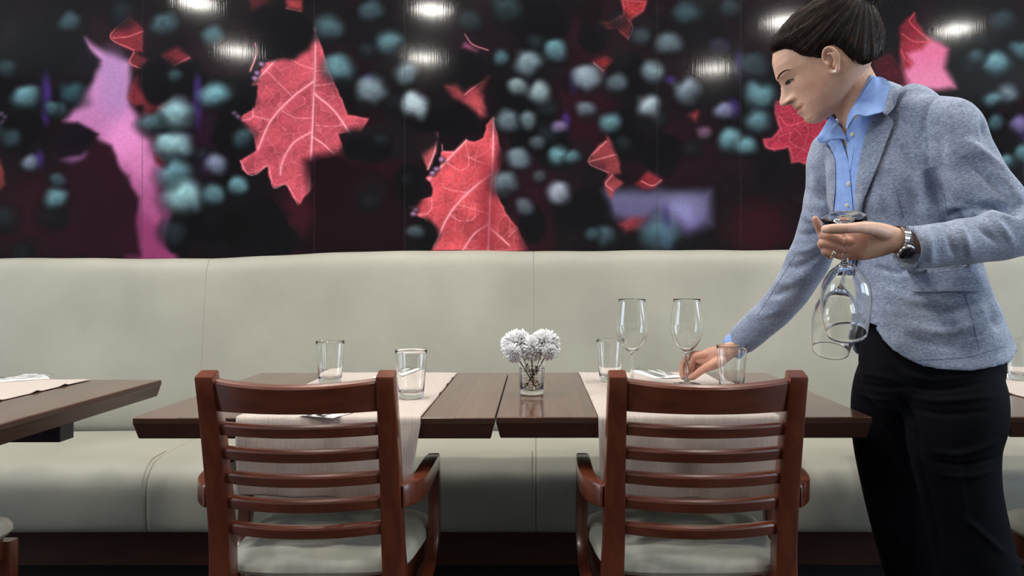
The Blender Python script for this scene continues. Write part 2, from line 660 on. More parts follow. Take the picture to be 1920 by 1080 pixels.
    # --- glowing pink gap at the left, a second one behind the waitress, a painted-in mauve reflection right of the middle
    poly([(163, 74), (200, 98), (246, 118), (245, 165), (247, 195), (262, 218), (268, 250), (292, 283), (312, 320), (322, 370), (332, 420), (332, 490), (258, 490), (264, 430), (260, 372), (243, 352), (243, 332),
          (214, 314), (218, 290), (202, 272), (188, 264), (182, 256), (172, 243), (150, 236), (124, 226), (150, 196), (166, 172), (190, 122), (168, 106)],
         (184, 130, 182), 10, 1, 5, (152, 70, 116))
    dark(140, 292, 26, 14, (150, 98, 152), 1.3, .6)
    dark(215, 160, 26, 60, (156, 120, 172), 1.4, .7)
    dark(240, 262, 40, 40, (222, 140, 198), 1.3, .75)
    dark(270, 300, 36, 40, (206, 122, 176), 1.3, .6)
    poly([(205, 440), (262, 400), (335, 440), (335, 490), (240, 490)], (128, 52, 96), 14, .7, 4)
    poly([(1692, 80), (1740, 66), (1778, 90), (1772, 130), (1795, 168), (1690, 172)], (206, 100, 140), 10, 1, 5, (214, 124, 162))
    poly([(1134, 358), (1332, 358), (1334, 420), (1290, 440), (1210, 430), (1140, 400)], (98, 97, 130), 16, .95, 3, (88, 78, 122))  # mauve patch paints in a window's reflection
    poly([(2030, 60), (2110, 90), (2150, 260), (2190, 420), (2120, 440), (2060, 300)], (170, 96, 150), 12, 1, 6)

    # --- leaves: red, sharp, veined
    def leaf(pts, col=(196, 72, 86), soft=2.2, cell=17.0, wob=1.5, alpha=1.0, grad=None, vein=(226, 118, 134)):
        p = np.asarray(pts, float)
        s = window(p[:, 0].min() - 20, p[:, 1].min() - 20, p[:, 0].max() + 20, p[:, 1].max() + 20)
        u, v = U[s], V[s]
        d = sdf(p, u + wob * (n3[s] - .5) * 2, v + wob * (n2[s] - .5) * 2)
        small = np.ptp(p[:, 0]) * np.ptp(p[:, 1]) < 9000
        fine = .35 if small else 1.0
        if small:
            soft = soft * 1.6 + 1.5; alpha = .9
        mk = (sst(.5 - d / (2 * soft)) * alpha)[..., None]
        a = .5                                              # cells stretched along the side veins
        uu = (u * math.cos(a) - v * math.sin(a)) / (cell * 1.45); vv = (u * math.sin(a) + v * math.cos(a)) / cell
        uu = uu + .5 * (vnoise(u / 14, v / 14, 9) - .5); vv = vv + .5 * (vnoise(u / 14, v / 14, 10) - .5)
        jit = np.random.RandomState(11).rand(128, 128, 3)
        iu, iv = np.floor(uu).astype(int), np.floor(vv).astype(int)
        f1 = np.full(u.shape, 9.0); f2 = np.full(u.shape, 9.0); cid = np.zeros(u.shape)
        for dx in (-1, 0, 1):
            for dy in (-1, 0, 1):
                j = jit[(iv + dy) % 128, (iu + dx) % 128]
                q = np.hypot(iu + dx + j[..., 0] - uu, iv + dy + j[..., 1] - vv)
                nf1 = q < f1
                f2 = np.where(nf1, f1, np.minimum(f2, q)); cid = np.where(nf1, j[..., 2], cid); f1 = np.where(nf1, q, f1)
        edge = np.clip(1 - (f2 - f1) / .10, 0, 1)
        c = np.asarray(col, float) * np.ones(u.shape + (1,))
        if grad is not None:
            t = sst((v - p[:, 1].min()) / np.ptp(p[:, 1]))[..., None]
            c = c * (1 - t) + np.asarray(grad, float) * t
        tone = .93 + .13 * (cid - .5) + .16 * (n2[s] - .5) + .08 * (n4[s] - .5) - .16 * np.clip(f1 - .25, 0, .5) + .14 * (n1[s] - .5)
        c = c * tone[..., None]
        c = c * .95 + (c.mean(-1, keepdims=True) * .05) + np.array([0, 3, 4.])
        e = (edge * .46 * fine)[..., None]
        c = c * (1 - e) + np.asarray(vein, float) * e
        rim = (np.exp(-((d + 2.2) / 1.8) ** 2) * .45 * fine)[..., None]
        c = c * (1 - rim) + np.asarray((236, 110, 126), float) * rim
        if small:
            c = c * .86
        img[s] = img[s] * (1 - mk) + c * mk

    def from_crop(pts, x0, y0, k):
        return [(x0 + x / k, y0 + y / k) for x, y in pts]

    VE = (250, 166, 180)
    A = lambda q: from_crop(q, 420, 40, 3.087)
    leaf(A([(530, 30), (548, 95), (600, 250), (640, 350), (690, 455), (720, 545), (840, 560), (800, 640), (665, 655), (690, 735), (800, 815),
            (765, 850), (640, 785), (560, 800), (500, 850), (520, 960), (440, 1060), (400, 1020), (360, 945), (290, 965), (265, 900), (255, 840),
            (190, 885), (140, 885), (110, 860), (98, 808), (190, 750), (165, 655), (75, 600), (100, 560), (180, 500), (200, 370), (150, 380),
            (240, 240), (310, 210), (370, 150), (440, 165), (500, 110)]), (192, 74, 88), 2.6, 22)
    for q, w in [([(530, 50), (527, 300), (515, 600), (495, 980)], 1.7), ([(520, 350), (400, 440), (275, 575), (200, 740)], 1.5),
                 ([(525, 420), (640, 520), (730, 650)], 1.5), ([(510, 640), (400, 710), (335, 830), (330, 890)], 1.2), ([(515, 670), (580, 715), (640, 770)], 1.2),
                 ([(370, 150), (260, 270), (155, 380)], 1.5), ([(170, 500), (165, 560), (100, 578)], 1.0), ([(185, 130), (190, 190), (155, 290)], 1.2),
                 ([(228, 180), (240, 215), (300, 230)], 1.0), ([(98, 808), (140, 885), (190, 885), (255, 840), (290, 965), (360, 945), (430, 1060)], .8),
                 ([(525, 280), (440, 250), (350, 200)], .6), ([(525, 290), (600, 290)], .6), ([(525, 375), (640, 360)], .6), ([(275, 575), (170, 550)], .8),
                 ([(400, 440), (330, 370), (250, 290)], .7), ([(340, 520), (420, 560), (515, 560)], .6), ([(515, 600), (620, 610), (700, 600)], .6)]:
        line(A(q), VE, w, .9 if w > 1 else .6)
    B = lambda q: from_crop(q, 740, 180, 3.6)
    leaf(B([(660, 145), (690, 230), (740, 440), (682, 560), (690, 660), (760, 800), (830, 885), (905, 1045), (250, 1045), (290, 940), (230, 920),
            (200, 830), (130, 800), (110, 740), (150, 700), (250, 680), (260, 620), (215, 555), (310, 470), (320, 380), (400, 375), (480, 300),
            (540, 310), (600, 280), (620, 200)]), (214, 76, 84), 2.4, 21)
    leaf(B([(125, 285), (200, 250), (294, 244), (276, 380), (232, 492), (212, 470), (178, 400)]), (226, 100, 102), 2, 14)
    leaf(B([(470, 40), (590, 0), (595, 60), (615, 130), (570, 150), (500, 60)]), (206, 84, 90), 5, 14)
    for q, w in [([(668, 150), (660, 500), (645, 700), (632, 1045)], 1.6), ([(650, 530), (500, 650), (370, 800), (270, 1010)], 1.6), ([(635, 865), (540, 930), (462, 1040)], 1.2),
                 ([(640, 890), (700, 940), (775, 1010)], 1.3), ([(830, 890), (770, 950)], 1.0), ([(485, 300), (370, 420), (230, 565)], 1.6), ([(290, 260), (270, 380), (225, 495)], 1.2),
                 ([(250, 690), (250, 760), (205, 800), (130, 795)], 1.0), ([(210, 830), (200, 870), (180, 890)], .9), ([(320, 330), (330, 375), (400, 382)], .9),
                 ([(360, 455), (440, 500), (500, 470), (480, 310)], .6), ([(370, 800), (450, 845), (540, 820), (540, 720)], .6), ([(430, 735), (520, 760), (640, 800)], .6),
                 ([(655, 470), (560, 440), (480, 400)], .6), ([(600, 590), (680, 600)], .5), ([(480, 650), (400, 640), (330, 620)], .6)]:
        line(B(q), VE, w, .92 if w > 1 else .6)
    # crystals of light on the leaf rims
    for x, y in [(483, 138), (478, 148), (492, 122), (440, 214), (446, 222), (818, 318), (812, 326), (828, 300), (772, 388), (780, 394), (776, 402), (5, 215), (12, 222), (8, 230)]:
        berry(x, y, 6, .8, (226, 170, 232), None, .9)
    L1 = lambda q: from_crop(q, 0, 0, 2.159)
    leaf(L1([(505, 32), (530, 66), (582, 118), (582, 212), (545, 212), (490, 190), (448, 152), (490, 110), (522, 74)]), (150, 44, 54), 2, 12)
    leaf(L1([(545, 214), (600, 245), (572, 280), (540, 325), (520, 395), (545, 430), (588, 426), (640, 440), (705, 402), (690, 380), (620, 370), (585, 300), (525, 252)]), (140, 42, 52), 3, 14)
    leaf(L1([(588, 430), (700, 405), (640, 470), (582, 470)]), (140, 40, 50), 3, 12)
    leaf(L1([(660, 225), (720, 190), (770, 235), (720, 275), (680, 262)]), (150, 48, 58), 5, 12)
    leaf(L1([(205, 225), (245, 200), (280, 225), (270, 255), (240, 262)]), (110, 30, 42), 6, 12)
    leaf(L1([(1010, 0), (1090, 0), (1110, 40), (1070, 100), (1030, 60)]), (120, 34, 44), 5, 12)
    leaf(L1([(1160, 0), (1225, 0), (1220, 45), (1165, 35)]), (196, 64, 72), 3, 12)
    leaf(L1([(0, 640), (16, 680), (24, 750), (0, 770)]), (150, 60, 58), 3, 12)
    leaf(L1([(628, 620), (665, 650), (660, 672), (634, 660)]), (150, 40, 50), 3, 12)
    for q in [[(520, 74), (450, 152), (545, 205)], [(582, 128), (520, 150), (460, 155)], [(545, 214), (528, 255), (575, 280)], [(700, 405), (640, 440)], [(770, 235), (700, 270)], [(210, 228), (255, 255)], [(1160, 35), (1220, 48)]]:
        line(L1(q), (230, 112, 122), .9, .8)
    L2 = lambda q: from_crop(q, 640, 0, 2.159)
    leaf(L2([(1130, 0), (1240, 0), (1225, 45), (1180, 80), (1160, 165), (1110, 115), (1060, 120), (980, 145), (1000, 90), (1080, 88), (1140, 60)]), (150, 40, 44), 4, 12)
    leaf(L2([(1020, 250), (1070, 232), (1105, 250), (1062, 295)]), (168, 48, 52), 5, 12)
    leaf(L2([(1190, 140), (1225, 135), (1220, 180), (1200, 185)]), (140, 38, 44), 5, 12)
    leaf(L2([(1075, 545), (1120, 610), (1128, 700), (1098, 708), (1144, 740), (1112, 770), (1092, 806), (1075, 780), (1064, 742), (1080, 700), (1030, 680), (998, 655), (1040, 590), (1072, 570)]), (190, 72, 78), 2.2, 12)
    leaf(L2([(1192, 745), (1245, 690), (1298, 730), (1270, 760), (1225, 765)]), (176, 50, 58), 4, 12)
    leaf(L2([(1125, 905), (1180, 880), (1235, 885), (1210, 925), (1150, 935)]), (190, 60, 72), 6, 12)
    leaf(L2([(425, 350), (470, 350), (500, 385), (560, 330), (600, 310), (570, 370), (575, 440), (540, 430), (500, 410), (455, 395)]), (206, 76, 84), 5, 14)
    leaf(L2([(485, 195), (500, 175), (550, 205), (545, 215)]), (226, 110, 170), 4, 12)
    for q in [[(1072, 572), (1000, 655), (1080, 700)], [(1115, 625), (1060, 640), (1005, 655)], [(1098, 708), (1070, 745), (1095, 770)], [(1215, 735), (1260, 752), (1295, 730)], [(1160, 80), (1180, 115), (1160, 160)],
              [(500, 140), (530, 180), (595, 205)], [(1020, 255), (1062, 290)], [(500, 385), (530, 360), (575, 330)]]:
        line(L2(q), (238, 140, 150), .9, .8)
    L3 = lambda q: from_crop(q, 1200, 0, 2.16)
    leaf(L3([(498, 565), (530, 560), (560, 520), (540, 460), (545, 410), (600, 390), (720, 400), (800, 600), (680, 676), (640, 660), (610, 665), (600, 600), (540, 615), (505, 600)]), (168, 44, 64), 4, 15)
    leaf(L3([(1108, 50), (1115, 85), (1170, 165), (1140, 200), (1080, 220), (1104, 262), (1088, 282), (1060, 275), (1050, 215), (1050, 110)]), (168, 38, 54), 3, 13)
    leaf(L3([(200, 470), (235, 450), (225, 490)]), (168, 50, 56), 5, 12)
    leaf(L3([(940, 240), (1010, 220), (1060, 280), (1090, 360), (960, 330)]), (90, 22, 32), 7, 12)
    leaf([(2010, 160), (2070, 120), (2110, 200), (2080, 300), (2020, 330), (1980, 260)], (186, 62, 74), 3, 14)
    leaf([(-160, 120), (-60, 60), (-20, 180), (-60, 330), (-150, 300), (-210, 220)], (180, 62, 74), 3, 14)
    for q in [[(1108, 55), (1090, 90), (1170, 165)], [(1060, 140), (1110, 170), (1168, 170)], [(560, 470), (600, 510), (690, 480)], [(1100, 262), (1070, 240), (1055, 200)]]:
        line(L3(q), (226, 90, 104), .9, .7)

    # dark red band across the second big leaf
    poly([(905, 300), (940, 300), (925, 470), (895, 470)], (120, 34, 46), 14, .55, 4)
    dark(1276, 398, 34, 26, (138, 136, 186), 1.3, .8)  # paler core of the painted window reflection
    poly([(962, 372), (1030, 380), (1040, 490), (985, 490), (968, 430)], (40, 16, 24), 16, .85, 5)
    poly([(938, 228), (960, 228), (968, 330), (940, 340), (932, 300)], (34, 18, 24), 10, .85, 4)
    # --- dark out-of-focus fruit and leaves in front
    for p, c, sft in [([(575, 300), (640, 282), (690, 300), (745, 355), (770, 430), (760, 480), (600, 480), (560, 470), (590, 400)], (26, 13, 18), 13),
                      ([(640, 250), (700, 232), (800, 215), (830, 260), (790, 300), (700, 300), (650, 290)], (24, 20, 24), 10),
                      ([(120, 330), (158, 300), (172, 268), (210, 272), (232, 330), (252, 372), (262, 480), (110, 480)], (38, 18, 28), 8),
                      ([(95, 246), (150, 230), (188, 252), (150, 290), (110, 300)], (22, 16, 24), 6),
                      ([(60, 70), (150, 70), (190, 112), (170, 150), (120, 140), (70, 160)], (22, 19, 25), 7)]:
        poly(p, c, sft, .96, 5)
    for x, y, rx, ry in [(300, 155, 42, 40), (355, 150, 34, 34), (545, 60, 46, 44), (520, 90, 40, 25), (440, 180, 45, 32), (432, 250, 34, 34), (500, 35, 38, 28),
                         (690, 280, 44, 26), (856, 228, 44, 28), (805, 226, 50, 22), (872, 128, 36, 36), (768, 350, 26, 44), (800, 440, 24, 30), (958, 188, 30, 34), (985, 262, 28, 32), (1000, 425, 26, 36), (1110, 70, 30, 30),
                         (1010, 40, 60, 40), (1040, 280, 36, 40), (1090, 400, 52, 42), (1180, 250, 40, 50), (1240, 290, 40, 40), (1180, 140, 40, 40), (400, 420, 46, 40), (480, 420, 60, 46),
                         (320, 232, 20, 16), (90, 90, 60, 50), (40, 240, 36, 44), (340, 440, 30, 40), (520, 450, 50, 34), (1850, 110, 60, 50), (1820, 230, 50, 70), (1800, 190, 40, 20), (1900, 330, 44, 60)]:
        dark(x, y, rx, ry)
    # --- violet slivers between the berries
    for x, y, rx, ry in [(88, 185, 10, 40), (372, 190, 9, 42), (385, 305, 8, 18), (1060, 230, 8, 16), (1075, 155, 9, 20), (690, 150, 8, 10), (1385, 125, 8, 26), (1372, 205, 12, 16), (1248, 430, 8, 40), (1255, 150, 10, 8), (75, 300, 9, 16), (1920, 240, 14, 20)]:
        dark(x, y, rx, ry, (70, 44, 128), 1.3, .8)
    for k in range(90):
        x, y = rng.uniform(-20, 1940), rng.uniform(-10, 470)
        if 460 < x < 690 and y > 90 or 760 < x < 1000 and y > 190 or 130 < x < 330 and y > 60 or 1430 < x < 1560 or 1680 < x < 1800:
            continue
        dark(x, y, rng.uniform(16, 34), None, rng.choice([14, 20, 26]) * np.array([1.0, .95, 1.08]), 1.1, rng.uniform(.3, .7))
        if rng.rand() < .5:
            berry(x + rng.uniform(-20, 20), y + rng.uniform(-20, 20), rng.uniform(14, 24), rng.uniform(.10, .26), (100, 138, 150), None, .9)
    # --- berries with pale bloom
    T, Gy, Wt = (110, 158, 170), (122, 142, 152), (168, 188, 196)
    BL = [(130, 45, 22, .42, T), (310, 48, 25, .5, T), (402, 70, 20, .6, T), (52, 184, 26, .85, T), (140, 178, 24, .55, (66, 122, 132)), (402, 182, 27, .95, T), (330, 215, 31, 1, (130, 168, 176)),
          (285, 232, 22, .55, T), (326, 276, 30, 1, (138, 176, 184)), (330, 333, 29, .8, T), (345, 374, 32, .95, (146, 190, 198)), (398, 366, 20, .7, T), (445, 350, 19, .85, T), (404, 310, 19, .8, (140, 150, 180)),
          (58, 307, 17, .75, (140, 152, 178)), (105, 374, 22, .8, T), (112, 208, 17, .55, (84, 130, 142)), (330, 440, 24, .45, (60, 72, 86)), (455, 262, 20, .4, T), (620, 56, 24, .5, T), (640, 132, 26, .75, T),
          (694, 172, 28, .9, Gy), (732, 84, 24, .7, T), (762, 140, 21, .85, Gy), (779, 200, 24, 1, Wt), (695, 24, 22, .4, T), (12, 130, 18, .3, T), (20, 260, 18, .35, T), (110, 340, 14, .4, T),
          (990, 122, 26, .95, Gy), (1042, 96, 22, .8, T), (938, 110, 15, .55, T), (972, 166, 17, .85, (140, 160, 166)), (1010, 176, 21, .95, (140, 160, 166)), (1102, 148, 25, .95, (140, 156, 170)), (1156, 158, 20, .6, Gy),
          (1100, 208, 18, .7, Gy), (1146, 232, 20, .8, T), (950, 228, 22, .75, Gy), (990, 228, 16, .75, Gy), (972, 300, 21, .85, Gy), (948, 345, 22, .8, Gy), (1048, 240, 15, .7, (150, 130, 180)), (1050, 296, 19, .85, T), (1075, 298, 15, .65, T),
          (1050, 364, 22, .95, (160, 168, 184)), (984, 390, 16, .6, Gy), (1008, 270, 15, .5, Gy), (1012, 332, 13, .4, Gy), (1200, 70, 18, .3, T), (1254, 86, 24, .7, Gy), (1228, 140, 21, .85, Gy), (1290, 172, 24, .85, (134, 150, 164)),
          (1216, 200, 22, .95, (160, 176, 186)), (1286, 30, 22, .35, T), (1370, 20, 18, .25, T), (1356, 210, 18, .75, (150, 150, 190)), (1424, 182, 27, .75, T), (1422, 232, 24, .7, T), (1414, 125, 26, .3, T), (1372, 268, 22, .9, T), (1400, 275, 19, .85, T),
          (1322, 250, 14, .6, (150, 110, 140)), (1350, 90, 20, .3, (90, 90, 130)), (1235, 445, 34, .65, (96, 140, 152)), (1135, 445, 20, .5, T), (1110, 440, 14, .4, T), (880, 40, 22, .22, T), (950, 20, 26, .25, T),
          (1868, 124, 25, .9, T), (1888, 180, 21, .8, Gy), (1862, 188, 18, .7, T), (1915, 95, 20, .6, T), (1880, 40, 24, .3, T), (1884, 306, 18, .8, T), (1910, 235, 18, .7, (150, 130, 190)), (1830, 108, 16, .4, T), (1866, 232, 16, .5, T), (1918, 290, 18, .7, T),
          (1800, 60, 20, .25, T), (1840, 300, 20, .5, T), (1700, 210, 22, .5, T), (780, 436, 16, .5, Gy), (330, 145, 14, .35, T), (100, 205, 13, .4, T)]
    for x, y, r, br_, t in BL:
        berry(x, y, r, min(br_, 1) * .96, tuple(q * 1.10 for q in t))
    for k in range(120):                                    # the print goes on above and beside
        x = rng.uniform(-560, 2500); y = rng.uniform(-310, 470)
        if y > -30 and -20 < x < 1940:
            continue
        berry(x, y, rng.uniform(16, 30), rng.uniform(.4, .95), (120 + rng.uniform(-15, 25), 152 + rng.uniform(-10, 20), 166))
    # --- joints between the printed sheets, grain
    for x in (268, 590, 759, 1232, 1388):
        s = window(x - 5, -320, x + 5, 500)
        mk = (np.exp(-((U[s] - x) / 1.1) ** 2) * .35)[..., None]
        img[s] = img[s] * (1 - mk) + np.array([58, 54, 58.]) * mk
    img *= (1 + .07 * (n4[..., None] - .5))
    img = np.clip(img, 6, 250)
    lin = np.where(img / 255 <= .04045, img / 255 / 12.92, ((img / 255 + .055) / 1.055) ** 2.4)
    lin = np.clip(lin * MURAL_GAIN, 0, .92)

    X = (U - CX) * MU; Z = CAMZ + (CY - V) * MU
    verts = np.stack([X.ravel(), np.full(X.size, WALL_Y - .006), Z.ravel()], 1)
    idx = np.arange(W * H).reshape(H, W)
    F = np.stack([idx[:-1, :-1], idx[1:, :-1], idx[1:, 1:], idx[:-1, 1:]], -1).reshape(-1, 4)
    o = mesh_obj('mural', verts, F, None, None, True, (0, WALL_Y - .006, 1.9))
    at = o.data.color_attributes.new('print', 'FLOAT_COLOR', 'POINT')
    col = np.ones((W * H, 4), dtype=np.float32); col[:, :3] = lin.reshape(-1, 3)
    at.data.foreach_set('color', col.ravel())
    so = o.modifiers.new('sheet', 'SOLIDIFY'); so.thickness = .005; so.offset = -1.0
    m, nt, b = mat_new('glossy_print')
    a = nd(nt, 'ShaderNodeVertexColor'); a.layer_name = 'print'
    lk(nt, a.outputs[0], b.inputs['Base Color'])
    b.inputs['Roughness'].default_value = 0.085
    b.inputs['Specular IOR Level'].default_value = 0.28
    v = coords(nt, 'Object', (260, 1, 5))
    n = nd(nt, 'ShaderNodeTexNoise', Scale=1.0, Detail=2)
    lk(nt, v, n.inputs['Vector'])
    bump(nt, b, n.outputs['Fac'], .08, .0012)
    o.data.materials.append(m)
    tag(o, 'wide glossy printed mural of dark grapes and red vine leaves above the bench', 'mural')
    return o


MURAL_GAIN = 1.0
mural = make_mural()
# ------------------------------------------------------------------ tables
def wood(name, c0, c1, c2, grain, rough, coat, coat_rough, spec=0.5, planks=None, bump_s=.06):
    m, nt, b = mat_new(name)
    v = coords(nt, 'Object', grain)
    n = nd(nt, 'ShaderNodeTexNoise', Scale=3.0, Detail=8, Roughness=.62, Distortion=.6)
    lk(nt, v, n.inputs['Vector'])
    c = ramp(nt, n.outputs['Fac'], [(.28, c0), (.5, c1), (.74, c2)])
    if planks:
        v2 = coords(nt, 'Object', (1, 1, 1), (0, 0, PI / 2))
        br = nd(nt, 'ShaderNodeTexBrick', Scale=1.0)
        br.inputs['Color1'].default_value = (1, 1, 1, 1); br.inputs['Color2'].default_value = (.74, .74, .74, 1)
        br.inputs['Mortar'].default_value = (.35, .33, .32, 1); br.inputs['Mortar Size'].default_value = .0012
        br.inputs['Brick Width'].default_value = 4.0; br.inputs['Row Height'].default_value = planks
        lk(nt, v2, br.inputs['Vector'])
        mx = nd(nt, 'ShaderNodeMix', data_type='RGBA', blend_type='MULTIPLY')
        mx.inputs[0].default_value = 1.0
        lk(nt, c, mx.inputs[6]); lk(nt, br.outputs['Color'], mx.inputs[7]); c = mx.outputs[2]
    lk(nt, c, b.inputs['Base Color'])
    b.inputs['Roughness'].default_value = rough
    b.inputs['Specular IOR Level'].default_value = spec
    b.inputs['Coat Weight'].default_value = coat; b.inputs['Coat Roughness'].default_value = coat_rough
    bump(nt, b, n.outputs['Fac'], bump_s, .001)
    return m


M_table = wood('walnut_table_wood', srgb(80, 52, 42), srgb(98, 66, 53), srgb(112, 78, 63), (22, 1.6, 10), .30, .7, .07, planks=.098)
M_edge = wood('walnut_edge_wood', srgb(54, 31, 24), srgb(66, 39, 30), srgb(76, 46, 35), (2, 2, 26), .36, .25, .2)
M_chair = wood('mahogany_chair_wood', srgb(76, 34, 21), srgb(98, 46, 28), srgb(117, 58, 36), (14, 14, 2.2), .34, .5, .16, bump_s=.03)
M_rail = wood('mahogany_rail_wood', srgb(76, 34, 21), srgb(98, 46, 28), srgb(117, 58, 36), (2.2, 14, 14), .34, .5, .16, bump_s=.03)
M_metal_dark = m_plain('dark_navy_metal', srgb(50, 46, 62), .38, .3)
TZ = 0.75


def table(x0, x1, y0, y1, label, apron=True):
    cx, cy = (x0 + x1) / 2, (y0 + y1) / 2
    t = thing('dining_table', label, 'table', (cx, cy, 0), 0, 'walnut dining tables')
    rings = []
    for ins, z in ((.010, TZ - .046), (.0125, TZ - .0475), (.02, TZ - .0475)):
        pass
    prof = [(.03, TZ - .0465), (.0095, TZ - .0465), (.008, TZ - .0445), (.0015, TZ - .0175), (0, TZ - .013), (0, TZ - .0022), (.002, TZ), (.03, TZ)]
    for ins, z in prof:
        r = .002
        ring = []
        for (ax, ay, s0) in ((x0 + ins, y0 + ins, PI), (x1 - ins, y0 + ins, 1.5 * PI), (x1 - ins, y1 - ins, 0), (x0 + ins, y1 - ins, .5 * PI)):
            sx = 1 if ax < cx else -1; sy = 1 if ay < cy else -1
            for k in range(3):
                a = s0 + k / 2 * PI / 2
                ring.append((ax + sx * r + r * math.cos(a), ay + sy * r + r * math.sin(a), z))
        rings.append(ring)
    n = 12
    vs = [p for r_ in rings for p in r_]
    fs = []
    for i in range(len(rings) - 1):
        for j in range(n):
            fs.append((i * n + j, i * n + (j + 1) % n, (i + 1) * n + (j + 1) % n, (i + 1) * n + j))
    k = (len(rings) - 1) * n
    fs.append(tuple(range(k, k + n))); fs.append(tuple(reversed(range(n))))
    top = mesh_obj('tabletop', vs, fs, M_table, t, False, (x0, y0, TZ))
    top.data.materials.append(M_edge)
    for p in top.data.polygons:
        p.material_index = 0 if p.normal.z > .5 else 1
    mb = MB().box(cx - .33, cx + .33, cy - .03, cy + .03, TZ - .103, TZ - .0466, .002)
    mb.box(cx - .03, cx + .03, cy - .28, cy + .28, TZ - .085, TZ - .0466, .002)
    mb.build('underframe', M_metal_dark, t)
    MB().box(cx - .0375, cx + .0375, cy - .0375, cy + .0375, .03, TZ - .10, .004).build('pedestal_column', M_metal_dark, t)
    mb = MB().box(cx - .28, cx + .28, cy - .035, cy + .035, .002, .032, .004)
    mb.box(cx - .035, cx + .035, cy - .28, cy + .28, .002, .0318, .004)
    mb.build('pedestal_foot', M_metal_dark, t)
    return t


TA = (-.8605, -.0885, 1.705, 2.505)
TB = (-.0855, .7205, 1.712, 2.512)
TL = (-1.885, -1.093, 1.618, 2.336)
TR = (1.017, 1.81, 1.72, 2.52)
table(*TA, 'walnut dining table left of the small gap, behind the left armchair')
table(*TB, 'walnut dining table with the white flower vase, behind the right armchair')
table(*TL, 'walnut dining table cut off by the left edge of the photo')
table(*TR, 'walnut dining table cut off by the right edge, behind the woman')

# ------------------------------------------------------------------ table runners
m, nt, b = mat_new('ribbed_linen')
v = coords(nt, 'Object', (1, 1, 1))
wv = nd(nt, 'ShaderNodeTexNoise', Scale=1.0, Detail=3)
v1 = coords(nt, 'Object', (620, 26, 26)); lk(nt, v1, wv.inputs['Vector'])
w2 = nd(nt, 'ShaderNodeTexNoise', Scale=1.0, Detail=2)
v2 = coords(nt, 'Object', (40, 500, 500)); lk(nt, v2, w2.inputs['Vector'])
mx = nd(nt, 'ShaderNodeMath', operation='MULTIPLY_ADD'); mx.inputs[1].default_value = 2.6
lk(nt, wv.outputs['Fac'], mx.inputs[0]); lk(nt, w2.outputs['Fac'], mx.inputs[2])
c = ramp(nt, wv.outputs['Fac'], [(.3, srgb(184, 171, 163)), (.7, srgb(199, 187, 179))])
lk(nt, c, b.inputs['Base Color']); b.inputs['Roughness'].default_value = .9; b.inputs['Specular IOR Level'].default_value = .15
b.inputs['Sheen Weight'].default_value = .2
bump(nt, b, mx.outputs[0], .45, .0016)
M_linen = m


def runner(x0, x1, y0, y1, label, hang=.165, taper=(0.0, 0.0), wrinkle=(0, 0)):
    """cloth strip across a table (front edge y0) with a hanging front"""
    nx, hs = 46, 40
    path = [(y1 - .012, TZ + .0015)] + [(y1 - .012 - (y1 - y0 - .012) * t, TZ + .0015) for t in np.linspace(.03, 1, 46)]
    path += [(y0 - .003, TZ + .0005), (y0 - .0062, TZ - .004), (y0 - .0072, TZ - .012)]
    path += [(y0 - .0072 + .006 * smooth01((k - 6) / 20) - .004 * math.sin(k / hs * 3), TZ - .012 - (hang - .012) * k / hs) for k in range(1, hs + 1)]
    nl = len(path)
    vs = []
    for i, (y, z) in enumerate(path):
        drop = max(0, (TZ - .012 - z)) / hang
        for j in range(nx + 1):
            s = j / nx
            x = x0 + (x1 - x0) * s
            x += drop * (taper[0] * (1 - s) + taper[1] * s)
            dy = dz = 0.0
            if drop > 0:
                dy = drop * (.007 * math.sin(s * 11 + .7) + .004 * math.sin(s * 23 + 2)) - .004 * drop
                dz = drop * (.003 * math.sin(s * 7) + .002 * math.sin(s * 17))
            else:
                e = min(s, 1 - s)
                wv_ = wrinkle[0] if s < .5 else wrinkle[1]
                up = math.exp(-(e / .035) ** 2)
                tt = (y - y0) / (y1 - y0)
                bumps = sum(math.exp(-((tt - c0) / .016) ** 2) for c0 in (.42, .63, .80))
                dz = up * wv_ * bumps + .0008 * (1 + math.sin(x * 60 + y * 13)) * .5
                x += (-1 if s > .5 else 1) * up * wv_ * bumps * .25
            vs.append((x, y + dy, z + dz))
    fs = []
    for i in range(nl - 1):
        for j in range(nx):
            a = i * (nx + 1) + j
            fs.append((a, a + nx + 1, a + nx + 2, a + 1))
    o = mesh_obj('table_runner', vs, fs, M_linen, None, True, ((x0 + x1) / 2, (y0 + y1) / 2, TZ))
    so = o.modifiers.new('cloth', 'SOLIDIFY'); so.thickness = .0013; so.offset = 1.0
    return tag(o, label, 'table runner', 'ribbed linen table runners')


runner(-.637, -.245, TA[2], TA[3], 'ribbed beige linen runner hanging behind the left armchair', .168, (0, -.026), (0, .004))
runner(.133, .523, TB[2], TB[3], 'ribbed beige linen runner hanging behind the right armchair', .172, (.004, 0), (.001, 0))
runner(-1.70, -1.292, TL[2], TL[3], 'beige linen runner on the table at the left edge', .10, (0, 0), (0, .005))
runner(1.21, 1.60, TR[2], TR[3], 'beige linen runner on the table at the right edge', .168, (0, 0), (.005, 0))

